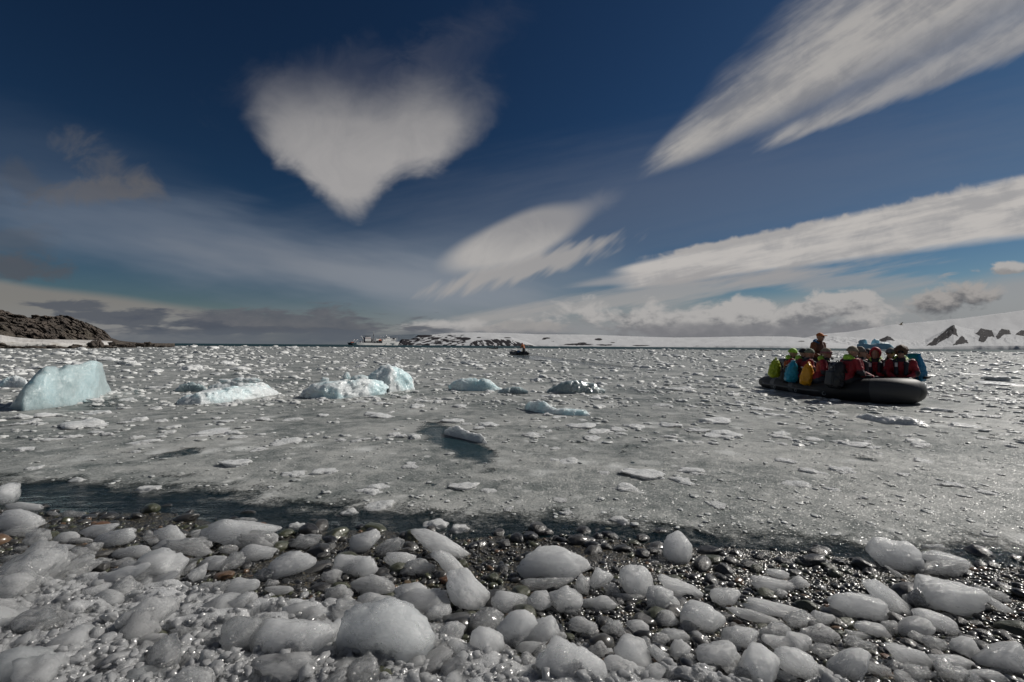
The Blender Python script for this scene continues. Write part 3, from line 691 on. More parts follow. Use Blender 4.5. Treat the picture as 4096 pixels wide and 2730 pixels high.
# outline of each lump on the beach: view, x, y, width, height, tilt, kind (m milky, c clear, b blue-white), own description
BEACH = [
 ('A', 40, 60, 160, 170, 0, 'm', 'tall milky ice block cut by the left edge, highest up the shoreline'), ('A', 165, 130, 230, 66, 3, 'm', 'flat white ice slab with ragged top at the left waterline'),
 ('A', 110, 225, 305, 135, 0, 'm', 'broad milky ice block at the left edge under the flat slab'), ('A', 130, 300, 255, 85, 8, 'c', None), ('A', 243, 345, 165, 115, 0, 'c', 'pointed triangular clear ice lump near the left edge'),
 ('A', 355, 178, 90, 32, 0, 'c', None), ('A', 490, 182, 155, 50, 0, 'c', None), ('A', 465, 338, 165, 76, 0, 'm', None), ('A', 670, 295, 240, 110, 10, 'm', None), ('A', 780, 345, 240, 135, 15, 'm', None),
 ('A', 560, 360, 150, 50, 0, 'c', None), ('A', 628, 400, 110, 75, 0, 'c', None), ('A', 1145, 320, 210, 125, 0, 'm', None), ('A', 1010, 310, 80, 50, 0, 'c', None), ('A', 1020, 360, 120, 70, 0, 'c', None), ('A', 1345, 322, 120, 75, 0, 'c', None),
 ('A', 375, 415, 250, 80, 10, 'm', None), ('A', 540, 460, 190, 100, -10, 'c', None), ('A', 895, 435, 260, 100, 12, 'm', 'wedge of white ice pointing left, on dark cobbles'), ('A', 1150, 400, 180, 90, 0, 'm', None), ('A', 1275, 410, 340, 130, 0, 'c', 'glittering clear ice lump with a bubbly surface'),
 ('A', 1630, 305, 455, 190, -8, 'm', 'largest milky block at the waterline left of the heart cloud'), ('A', 1650, 220, 150, 40, 0, 'c', None), ('A', 1740, 360, 270, 130, -10, 'c', None), ('A', 1740, 440, 240, 110, 5, 'm', None), ('A', 2050, 370, 205, 90, 5, 'c', 'glassy oblong of ice lying on wet cobbles by the water'),
 ('A', 1975, 535, 255, 172, 10, 'm', 'rounded white ice boulder beside green-grey cobbles'), ('A', 130, 415, 80, 40, 0, 'c', None), ('A', 110, 480, 230, 70, 0, 'c', None), ('A', 300, 490, 300, 100, 8, 'm', None), ('A', 320, 560, 330, 125, 0, 'm', None), ('A', 690, 505, 100, 60, 0, 'c', None),
 ('A', 830, 510, 200, 60, 0, 'c', None), ('A', 935, 520, 90, 70, 0, 'c', None), ('A', 1180, 530, 330, 110, 20, 'c', None), ('A', 1420, 520, 180, 100, 15, 'm', None), ('A', 1330, 580, 90, 120, -20, 'm', None), ('A', 1575, 505, 115, 130, 0, 'c', None), ('A', 1530, 420, 140, 60, 0, 'c', None),
 ('A', 525, 575, 110, 60, 0, 'c', None), ('A', 220, 660, 380, 130, 0, 'm', None), ('A', 470, 650, 150, 90, 0, 'c', None), ('A', 760, 630, 420, 200, 20, 'm', 'big sloping milky ice slab in the left crowd of ice'), ('A', 780, 680, 130, 60, 0, 'm', None), ('A', 1100, 600, 180, 100, 0, 'c', None),
 ('A', 1560, 690, 350, 170, 20, 'm', None), ('A', 1780, 590, 150, 90, 0, 'c', None), ('A', 1870, 700, 180, 60, 0, 'm', None), ('A', 1620, 790, 180, 160, 0, 'm', None), ('A', 1830, 650, 80, 60, 0, 'c', None), ('A', 350, 910, 330, 145, 15, 'm', 'smooth white loaf-shaped ice lump near the lower left corner'), ('A', 450, 970, 150, 70, 0, 'c', None),
 ('A', 700, 770, 260, 140, 0, 'm', None), ('A', 540, 820, 250, 130, 0, 'c', None), ('A', 1010, 790, 200, 120, 25, 'm', None), ('A', 1010, 845, 160, 90, 10, 'm', None), ('A', 1260, 890, 155, 85, 10, 'm', None), ('A', 800, 870, 170, 100, 0, 'c', None), ('A', 1230, 990, 190, 140, 0, 'c', None), ('A', 1630, 1030, 220, 160, 0, 'm', None), ('A', 1590, 1170, 280, 110, 0, 'm', None),
 ('A', 1970, 1030, 520, 300, 0, 'm', 'big square-shouldered milky ice block left of the largest dome'), ('A', 1950, 1240, 540, 200, 0, 'm', None), ('A', 2050, 870, 260, 130, 0, 'm', None), ('A', 150, 1040, 300, 90, 0, 'm', None), ('A', 120, 1230, 420, 260, 0, 'b', 'large blue-white ice dome in the lower left corner'), ('A', 950, 1270, 380, 150, 8, 'b', 'low blue-white ice hump on the bottom edge, left half'),
 ('A', 520, 1130, 280, 90, 0, 'm', None), ('A', 930, 1060, 400, 130, 12, 'c', 'long clear tilted ice ledge in the lower left pile'), ('A', 660, 1030, 180, 120, 0, 'c', None), ('A', 1400, 1060, 150, 90, 0, 'c', None), ('A', 1270, 1180, 180, 120, 0, 'c', None), ('A', 700, 1210, 220, 100, 0, 'm', None), ('A', 1420, 830, 150, 100, 0, 'c', None), ('A', 150, 770, 200, 100, 0, 'm', None), ('A', 350, 800, 180, 90, 0, 'm', None), ('A', 80, 850, 220, 110, 0, 'm', None),
 ('B', 270, 365, 195, 140, 15, 'm', 'white ice boulder with a slanted top at the water edge'), ('B', 430, 410, 170, 130, 30, 'c', 'clear glittering ice lump beside the slanted white boulder'), ('B', 515, 480, 215, 110, -5, 'm', None), ('B', 800, 405, 430, 225, -24, 'm', 'long tilted milky block at the water edge, left of centre'), ('B', 630, 540, 220, 100, 0, 'c', None),
 ('B', 860, 540, 270, 190, -35, 'm', None), ('B', 960, 715, 300, 270, -40, 'm', 'big egg-shaped milky ice boulder leaning on another'), ('B', 175, 520, 240, 130, 0, 'm', None), ('B', 240, 540, 220, 140, 15, 'm', None), ('B', 320, 655, 285, 130, 0, 'c', None), ('B', 40, 600, 130, 90, 0, 'c', None), ('B', 100, 700, 180, 100, 0, 'c', None), ('B', 575, 715, 210, 130, 0, 'm', None),
 ('B', 330, 760, 240, 90, 0, 'm', None), ('B', 760, 765, 180, 80, 0, 'c', None), ('B', 760, 835, 165, 120, 0, 'm', None), ('B', 615, 800, 110, 70, 0, 'c', None), ('B', 1535, 515, 455, 205, 0, 'm', 'wide smooth milky ice dome alone on pebbles at centre'), ('B', 1490, 650, 330, 90, 0, 'c', 'clear crumbled ice along the foot of the central dome'), ('B', 1730, 660, 100, 130, 0, 'c', None), ('B', 1845, 620, 160, 140, 30, 'm', None),
 ('B', 1930, 690, 100, 90, 0, 'c', 'round glassy ice ball between two white boulders'), ('B', 2100, 640, 215, 190, 0, 'm', 'blocky white ice boulder with flat facets right of centre'), ('B', 1245, 770, 235, 140, 0, 'm', None), ('B', 1440, 775, 160, 130, 0, 'm', 'mushroom-topped white ice lump in the middle row'), ('B', 1620, 760, 210, 150, 0, 'm', None), ('B', 1660, 835, 110, 50, 0, 'c', None), ('B', 1845, 780, 215, 85, 0, 'm', 'boat-shaped white ice sliver with a concave top on pebbles'), ('B', 2260, 755, 190, 150, 0, 'm', None), ('B', 2040, 740, 200, 60, 0, 'c', None),
 ('B', 430, 980, 580, 405, -10, 'b', 'largest foreground ice dome, clear veins across its lower flank'), ('B', 1300, 940, 270, 220, 0, 'm', None), ('B', 840, 980, 190, 140, 0, 'm', None), ('B', 1080, 900, 230, 150, 0, 'c', None), ('B', 1090, 1055, 220, 220, 0, 'm', None), ('B', 1450, 970, 240, 180, 0, 'm', None), ('B', 1390, 1070, 200, 110, 15, 'm', None), ('B', 1270, 1040, 80, 100, 0, 'c', 'sparkling clear ice crystal in front of a white lump'), ('B', 1220, 1110, 160, 90, 0, 'c', None), ('B', 1450, 1110, 90, 100, 0, 'c', None),
 ('B', 1650, 1200, 430, 300, 0, 'm', 'big pyramid-shaped milky ice block on the bottom edge at centre'), ('B', 2070, 1110, 230, 210, 0, 'm', None), ('B', 1740, 940, 190, 120, 0, 'c', None), ('B', 1935, 950, 150, 110, 0, 'c', None), ('B', 2100, 940, 140, 90, 0, 'm', None), ('B', 2290, 890, 160, 90, 0, 'm', None), ('B', 2010, 1230, 280, 150, 0, 'm', None), ('B', 2270, 1150, 110, 170, -45, 'm', None), ('B', 350, 1200, 230, 150, 0, 'm', None), ('B', 570, 1200, 220, 130, 0, 'm', None),
 ('B', 880, 1220, 200, 160, 0, 'm', None), ('B', 1060, 1240, 170, 130, 0, 'm', None), ('B', 1310, 1290, 230, 90, 0, 'b', 'blue-white ice cap peeping over the bottom edge at centre'), ('B', 1360, 1180, 130, 110, 0, 'c', None), ('B', 740, 1080, 210, 120, 0, 'c', None), ('B', 930, 1100, 220, 150, 0, 'm', None), ('B', 60, 1000, 120, 200, 0, 'm', None), ('B', 1830, 1090, 130, 100, 0, 'c', None), ('B', 1560, 1010, 120, 80, 0, 'c', None), ('B', 150, 1240, 260, 140, 0, 'm', None), ('B', 60, 800, 140, 100, 0, 'm', None),
 ('C', 175, 385, 170, 172, -35, 'm', 'upright white ice tooth standing at the water edge'), ('C', 195, 635, 265, 150, -25, 'm', 'half-round white ice slab leaning right, below the upright tooth'), ('C', 85, 700, 170, 130, 0, 'm', None), ('C', 480, 690, 165, 120, 15, 'm', 'small lone white lump with sparkles on open pebbles'), ('C', 800, 545, 130, 70, -15, 'm', None), ('C', 780, 615, 290, 90, -8, 'm', 'long flat white slab below the black boat on open pebbles'), ('C', 920, 600, 130, 75, 0, 'm', None), ('C', 820, 670, 80, 60, 0, 'c', None),
 ('C', 1550, 425, 310, 205, -10, 'm', 'big white rounded pyramid of ice under the black boat'), ('C', 1800, 380, 165, 50, -5, 'm', None), ('C', 1870, 470, 330, 130, -15, 'm', None), ('C', 1840, 505, 250, 112, 0, 'c', 'glassy low ice lump right of the white pyramid'), ('C', 1680, 510, 90, 80, 0, 'c', None), ('C', 1575, 560, 190, 60, -30, 'c', 'slanted clear ice finger below the white pyramid'), ('C', 330, 815, 250, 180, 0, 'm', 'top-shaped white ice lump with a pointed lower end'),
 ('C', 815, 780, 460, 150, -15, 'm', 'long milky slab with clear right end, right of centre'), ('C', 680, 820, 370, 130, -20, 'm', None), ('C', 940, 840, 190, 110, 0, 'c', None), ('C', 1090, 825, 110, 85, 0, 'm', None), ('C', 1305, 740, 345, 170, -5, 'm', 'brick-like grey ice block in front of a white one at right'), ('C', 1490, 710, 310, 240, -35, 'm', None), ('C', 1680, 710, 120, 120, 0, 'c', None), ('C', 1890, 695, 355, 220, -15, 'm', 'large smooth ice cobble far right with glints along its top'), ('C', 2140, 680, 280, 130, -20, 'c', None), ('C', 2210, 760, 200, 110, -30, 'm', None),
 ('C', 1785, 845, 240, 140, -20, 'm', None), ('C', 1650, 880, 200, 110, 10, 'm', None), ('C', 1390, 890, 200, 110, -20, 'm', None), ('C', 1520, 880, 120, 80, 0, 'c', None), ('C', 1330, 930, 200, 80, -20, 'm', None), ('C', 1330, 990, 190, 90, -15, 'c', None), ('C', 1080, 930, 230, 120, -10, 'c', None), ('C', 570, 955, 220, 130, 0, 'm', None), ('C', 770, 910, 190, 110, 0, 'c', None), ('C', 940, 980, 150, 130, -25, 'm', None), ('C', 440, 1055, 285, 155, -5, 'm', 'smooth oval white ice lump in the lower right crowd'),
 ('C', 165, 935, 165, 90, -15, 'm', None), ('C', 190, 1025, 130, 110, 0, 'm', None), ('C', 80, 1080, 200, 80, -45, 'm', None), ('C', 115, 840, 160, 70, -15, 'm', None), ('C', 245, 880, 130, 70, 0, 'c', None), ('C', 690, 1130, 250, 245, -35, 'm', None), ('C', 930, 1110, 280, 220, -30, 'm', None), ('C', 1250, 1130, 250, 200, 42, 'm', 'white ice fang rising from the bottom edge at right'), ('C', 1640, 1065, 290, 150, -20, 'm', None), ('C', 1685, 1165, 190, 110, 0, 'c', None),
 ('C', 1920, 1105, 260, 110, -15, 'm', None), ('C', 1875, 1160, 150, 130, 0, 'c', None), ('C', 2210, 1060, 300, 190, 0, 'm', 'square milky ice block cut by the lower right edge'), ('C', 1980, 1005, 170, 110, 0, 'm', None), ('C', 1800, 990, 130, 90, 0, 'c', None), ('C', 1690, 950, 90, 70, 0, 'c', None), ('C', 2100, 1195, 270, 80, 0, 'm', None), ('C', 2210, 1170, 130, 60, 0, 'c', None), ('C', 1430, 1150, 220, 130, -25, 'c', None), ('C', 1540, 1130, 110, 80, 0, 'c', None), ('C', 820, 990, 200, 100, 0, 'm', None),
 ('C', 1110, 1040, 170, 80, 0, 'c', None), ('C', 1110, 1185, 70, 80, 0, 'm', None), ('C', 560, 1170, 170, 110, 0, 'c', None), ('C', 330, 1170, 180, 90, 0, 'm', None), ('C', 60, 960, 110, 80, 0, 'c', None), ('C', 30, 1180, 150, 120, 0, 'm', None),
]
LOOK = {'m': 'milky', 'c': 'clear', 'b': 'blue-white'}
def chunk_labels():
    """a lump without its own words is told by its look and by its side of the nearest described lump"""
    items = []
    for v, x, y, w, h, ang, kd, t in BEACH: ox, oy, sc = VIEW[v]; items.append((ox + x * sc, oy + y * sc, w * sc, h * sc, ang, kd, t))
    named = [i for i in items if i[6]]; out = []
    short = lambda t: ' '.join(t.replace(',', '').split()[:6])
    for cx, cy_, w, h, ang, kd, t in items:
        if t: out.append(t); continue
        n = min(named, key=lambda q: (q[0] - cx) ** 2 + 2.5 * (q[1] - cy_) ** 2); dx, dy = cx - n[0], cy_ - n[1]
        side = ('right of' if dx > 0 else 'left of') if abs(dx) > 1.3 * abs(dy) else ('in front of' if dy > 0 else 'behind')
        gap = math.hypot(dx, dy); near = 'close ' if gap < 170 else ('' if gap < 300 else 'well ')
        size = 'small' if w < 75 else ('medium' if w < 130 else 'big')
        form = 'slab' if h < 0.42 * w else ('lump' if h < 0.75 * w else 'boulder')
        base = n[6].split(',')[0]
        for cut in (' with ', ' cut by ', ' at the ', ' lying ', ' beside ', ' in the ', ' on the ', ' below ', ' under ', ' near ', ' alone ', ' along ', ' leaning ', ' standing ', ' pointing ', ' right of ', ' left of ', ' far right', ' rising ', ' peeping ', ' between ', ' in front of '):
            base = base.split(cut)[0]
        out.append(f'{size} {LOOK[kd]} ice {form} {near}{side} the {base}')
    return out
ICEMAT = {'m': M['milky'], 'c': M['clear'], 'b': M['bluish']}
ICE_SPOTS = []           # ground footprints of the lumps, so that no pebble pokes through them
def beach_ice():
    k = 0; labels = chunk_labels()
    for view, vx, vy, vw, vh, ang, kd, text in BEACH:
        ox, oy, sc = VIEW[view]
        cx, cy_, w, h = ox + vx * sc, oy + vy * sc, vw * sc, vh * sc
        p, (a, b, c) = put_chunk(cx, cy_, w, h, ang)
        me = chunk_mesh(5 if w > 165 else 4, 100 + k, cuts=14 if kd == 'c' else 11, rough=0.11 if kd == 'c' else 0.06, scallop=0.15 if kd == 'c' else 0.10)
        o = link('beached_ice', me, ICEMAT[kd], loc=p, rot=(0, -R(ang), 0), scale=(a * 1.09, b * 1.08, c * (1.06 if kd != 'b' else 0.95)))
        tag(o, labels[k], 'ice', 'ice lumps stranded on the beach')
        ICE_SPOTS.append((p.x, p.y, a, b)); k += 1
    # more lumps in the crowd at the front
    shapes = [chunk_mesh(4, 700 + i, cuts=12, rough=0.09, scallop=0.14) for i in range(14)]
    for i in range(95):
        for _ in range(60):
            px = rnd.uniform(-60, 4150); py = rnd.uniform(2230, 2760)
            edge = np.interp(px, [0, 700, 1200, 1700, 2300, 2700, 3300, 4096], [2230, 2260, 2330, 2420, 2540, 2520, 2580, 2660])
            if py > edge + (60 if px > 1900 else 0) and (px < 1900 or rnd.random() < 0.6): break
        kd = 'c' if rnd.random() < 0.6 else 'm'
        w = rnd.uniform(45, 110) if px > 1900 else rnd.uniform(70, 230); h = w * rnd.uniform(0.35, 0.7); ang = rnd.uniform(-20, 25)
        p, (a, b, c) = put_chunk(px, py, w, h, ang, lift=rnd.uniform(0.4, 1.3))
        me = shapes[i % 14]
        o = link('beached_ice', me, None, loc=p, rot=(rnd.uniform(-.3, .3), -R(ang), rnd.uniform(0, 6.3)), scale=(a, (a + b) / 2, c))
        if not me.materials: me.materials.append(None)
        o.material_slots[0].link = 'OBJECT'; o.material_slots[0].material = ICEMAT[kd]
        zn = 'lower left' if px < 1365 else ('lower middle' if px < 2730 else 'lower right'); tag(o, f'{"clear" if kd == "c" else "cloudy"} piece of ice packed among the stranded lumps, {zn} of the picture', 'ice', f'{"clear" if kd == "c" else "cloudy"} ice packed between the lumps, {zn}')
beach_ice()

def bits_mesh(name, V, F, pos, scl, yaw, tone, tilt=None):
    n = len(pos); m = V.shape[-2]
    c, s_ = np.cos(yaw)[:, None], np.sin(yaw)[:, None]
    P = V[None] if V.ndim == 2 else V
    P = P * scl[:, None, :]
    x = P[..., 0] * c - P[..., 1] * s_; y = P[..., 0] * s_ + P[..., 1] * c; z = P[..., 2]
    if tilt is not None: z = z + x * tilt[:, None]
    P = np.stack([x, y, z], -1) + pos[:, None, :]
    FF = (F[None] + (np.arange(n) * m)[:, None, None]).reshape(-1, F.shape[1])
    me = mesh_from(name, P.reshape(-1, 3), FF)
    add_attr(me, 'tone', np.repeat(tone, m))
    return me
def shape_bank(sub, n, seed, cuts, rough):
    out = []
    for i in range(n):
        me = chunk_mesh(sub, seed + i, cuts, rough); co = np.empty(len(me.vertices) * 3); me.vertices.foreach_get('co', co); out.append(co.reshape(-1, 3)); bpy.data.meshes.remove(me)
    return np.array(out), ICO[sub][1]

def ground_from_px(px, py, zf):
    """points where the view meets the beach, vectorised"""
    d = np.stack([(px - 2048) / FPX, -(py - 1365) / FPX, -np.ones_like(px)], -1) @ CAM_R3.T
    z = np.zeros_like(px)
    for _ in range(6):
        t = (z - CAM_H) / d[..., 2]; X, Y = d[..., 0] * t, d[..., 1] * t; z = zf(X, Y)
    return X, Y, z

def bed_z(X, Y):
    """top of the frozen rubble that fills the front left of the beach"""
    px, py = to_px(np.stack([X, Y, beach_z(X, Y)], -1))
    edge = np.interp(px, [-600, 0, 700, 1200, 1700, 2100, 2600, 3300, 4300], [2170, 2250, 2290, 2370, 2500, 2620, 2640, 2720, 2900])
    inn = sstep(py + 60 * fbm(np.stack([X * 3, Y * 3, X * 0], -1), 3, 3.0), edge - 10, edge + 90)
    q = np.stack([X, Y, X * 0], -1); wq = q + 0.05 * np.stack([fbm(q * 7, 3, 1.0), fbm(q * 7, 3, 2.0), X * 0], -1)
    d1, d2, v = cells(wq * np.array([5.5, 8.0, 1.0]), 4.0); e1, e2, w = cells(wq * 17.0, 6.0)
    h = 0.040 * (v - 0.3) + 0.050 * (1 - d1 ** 2) + 0.010 * (w - 0.4) + 0.008 * (1 - e1 ** 2) + 0.02 * fbm(q * 4, 3, 9.0)
    return beach_z(X, Y) - 0.06 + inn * (0.055 + h)
def ice_bed():
    xs = np.linspace(-3.6, 2.6, 560); ys = np.linspace(0.9, 3.3, 300)
    Yg, Xg = np.meshgrid(ys, xs, indexing='ij')
    me = mesh_from('ice_rubble', np.stack([Xg, Yg, bed_z(Xg, Yg)], -1).reshape(-1, 3), grid_faces(*Xg.shape))
    kind(link('ice_rubble', me, M['bed']), 'stuff', 'packed translucent ice rubble under the stranded lumps at the front left')
ice_bed()
def crushed_ice():
    n = 2600
    px = nrs.uniform(-150, 4250, n * 3); py = 2240 + (2800 - 2240) * nrs.uniform(0, 1, n * 3) ** 0.8
    edge = np.interp(px, [0, 700, 1200, 1700, 2300, 2700, 3300, 4096], [2260, 2290, 2350, 2430, 2540, 2530, 2580, 2680])
    keep = nrs.uniform(0, 1, n * 3) < np.where(py > edge, np.interp(px, [0, 1300, 2400, 4096], [1.0, 0.9, 0.55, 0.32]), 0.03)
    px, py = px[keep][:n], py[keep][:n]; n = len(px)
    X, Y, Z = ground_from_px(px, py, beach_z)
    s = np.exp(nrs.normal(math.log(0.011), 0.5, n)); s = np.clip(s, 0.004, 0.03)
    scl = np.stack([s * nrs.uniform(0.8, 1.5, n), s * nrs.uniform(0.7, 1.2, n), s * nrs.uniform(0.5, 0.9, n)], -1)
    bank, F = shape_bank(2, 12, 900, 10, 0.2)
    left = np.interp(px, [0, 1600, 2600], [1, 0.8, 0])
    pos = np.stack([X, Y, np.maximum(Z, bed_z(X, Y)) + scl[:, 2] * nrs.uniform(-0.2, 0.5, n)], -1)
    me = bits_mesh('crushed_ice', bank[nrs.randint(0, 12, n)], F, pos, scl, nrs.uniform(0, 6.3, n), nrs.uniform(0, 1, n))
    kind(link('crushed_ice', me, M['crushed']), 'stuff', 'crushed clear ice filling the gaps between stranded lumps')
crushed_ice()

# ------------------------------------------------------------------ pebbles
def pebbles():
    n = 15500
    px = nrs.uniform(-150, 4250, n); py = nrs.uniform(1990, 2760, n)
    X, Y, Z = ground_from_px(px, py, beach_z)
    d = shore_y(X) - Y
    ok = (d > -0.5) & (nrs.uniform(0, 1, n) < np.interp(d, [-0.5, -0.1, 0.1], [0.3, 0.8, 1]))
    X, Y, Z, px, py, d = [q[ok] for q in (X, Y, Z, px, py, d)]; n = len(X)
    big = nrs.uniform(0, 1, n) < np.interp(d, [-0.2, 0.15, 0.5, 0.9], [0.14, 0.12, 0.07, 0.035])
    s = np.where(big, np.clip(np.exp(nrs.normal(math.log(0.034), 0.38, n)), 0.018, 0.075), np.clip(np.exp(nrs.normal(math.log(0.0125), 0.33, n)), 0.006, 0.026))
    inside = np.zeros(n, bool)
    for x, y, a, b in ICE_SPOTS: inside |= ((X - x) / (a + s * 0.5)) ** 2 + ((Y - y) / (b + s * 0.5)) ** 2 < 0.75
    keep = ~(inside & (s > 0.02)); X, Y, Z, px, py, s = [q[keep] for q in (X, Y, Z, px, py, s)]; n = len(X)
    scl = np.stack([s * nrs.uniform(0.95, 1.45, n), s * nrs.uniform(0.75, 1.05, n), s * nrs.uniform(0.45, 0.72, n)], -1)
    yaw = nrs.uniform(0, 6.3, n); tilt = nrs.normal(0, 0.16, n)
    show = s / Y * ((px > 0) & (px < 4096) & (py < 2720) & ((py < np.interp(px, [0, 700, 1200, 1700, 2300, 2700, 3300, 4096], [2270, 2300, 2380, 2470, 2560, 2540, 2640, 2700]))))
    order = np.argsort(-show); top = order[:300]; rest = order[300:]
    bank, F = shape_bank(2, 14, 1200, 3, 0.05)
    pos = np.stack([X, Y, Z + scl[:, 2] * 0.35], -1)
    me = bits_mesh('pebbles', bank[nrs.randint(0, 14, len(rest))], F, pos[rest], scl[rest], yaw[rest], nrs.uniform(0, 1, len(rest)), tilt[rest])
    kind(link('pebbles', me, M['pebble']), 'stuff', 'small wet dark pebbles covering the beach')
    shapes = [chunk_mesh(4, 1300 + i, 3, 0.045, 'cobble') for i in range(12)]
    for i in top:
        tone = rnd.random()
        o = link('cobble', shapes[rnd.randrange(12)], M['cobble'], loc=pos[i], rot=(0, -tilt[i], yaw[i]), scale=scl[i])
        z = 'left' if px[i] < 1365 else ('centre' if px[i] < 2730 else 'right')
        w = 'in the shallows' if Y[i] > shore_y(X[i]) - 0.05 else 'on the pebble beach'
        tag(o, f'wet dark rounded cobble lying {w}, {z} part of the shore', 'cobble', f'wet cobbles {w}, {z}')
pebbles()

# ------------------------------------------------------------------ growlers and floating pieces
def loft_ice(name, prof, base, thick, mat, parent=None, n=110, m=64, rough=0.05, seed=1.0, lean=0.35, fac=1.0, sharp=2.4):
    """a grounded piece of ice: skyline and waterline given across the view, rounded over a real thickness"""
    x0, x1 = prof[0][0], prof[-1][0]
    s = 0.5 - 0.5 * np.cos(np.pi * np.linspace(0, 1, n)); px = x0 + (x1 - x0) * s
    top = np.interp(px, [p[0] for p in prof], [p[1] for p in prof]); bot = np.interp(px, [p[0] for p in base], [p[1] for p in base])
    X, Y, Z = ground_from_px(px, bot, lambda a, b: a * 0)
    end = np.clip(np.minimum(s, 1 - s) * 14, 0, 1) ** 0.5
    th = thick * (0.25 + 0.75 * np.sin(np.pi * np.clip(s, 0.001, 0.999)) ** 0.6)
    H = np.maximum((bot - top) / FPX * (Y + th * lean), 0.02)
    v = np.linspace(0, 1, m)
    ang = np.pi * v
    cy2 = np.cos(ang); sy2 = np.sin(ang)
    e = 2.0 / sharp
    dep = -np.sign(cy2) * np.abs(cy2) ** e; zz = np.abs(sy2) ** e
    P = np.empty((n, m, 3))
    yc = Y + th * 0.5
    P[..., 1] = yc[:, None] + dep[None] * (th * 0.5)[:, None]
    bear = X / Y
    P[..., 0] = bear[:, None] * P[..., 1]
    P[..., 2] = zz[None] * (H + 0.10)[:, None] * (1 - 0.12 * lean * (1 + dep[None])) - 0.10
    c = P.mean((0, 1)); size = max(np.ptp(P[..., 0]), np.ptp(P[..., 2]))
    q = P / size * 4
    f1 = fbm(q * 0.9, 3, seed); f2 = fbm(q * 3.0, 4, seed + 3, 0.6); d1, d2, w = cells(q * 1.4 + f1[..., None], seed)
    nv = P - np.array([c[0], c[1], c[2] - 0.3 * size * 0.3]); nv /= np.linalg.norm(nv, axis=-1)[..., None]
    off = (f1 * 1.0 + f2 * 0.5 + (w - 0.5) * 0.9 * fac) * rough * size
    P = P + nv * (off * (0.25 + 0.75 * sstep(P[..., 2], 0.0, 0.25 * H.max())))[..., None]
    me = mesh_from(name, P.reshape(-1, 3), grid_faces(n, m))
    return link(name, me, mat, parent)
def lump(name, parent, px, py, w, h, mat, seed, depth, cuts=6):
    p = at_depth(px, py, depth); k = depth / FPX
    o = link(name, chunk_mesh(4, seed, cuts, 0.09), mat, parent); o.location = p; o.scale = (w / 2 * k, (w + h) / 4 * k, h / 2 * k)
    o.rotation_euler = (0, 0, rnd.uniform(0, 6)) if abs(w - h) < 10 else (0, 0, 0); return o
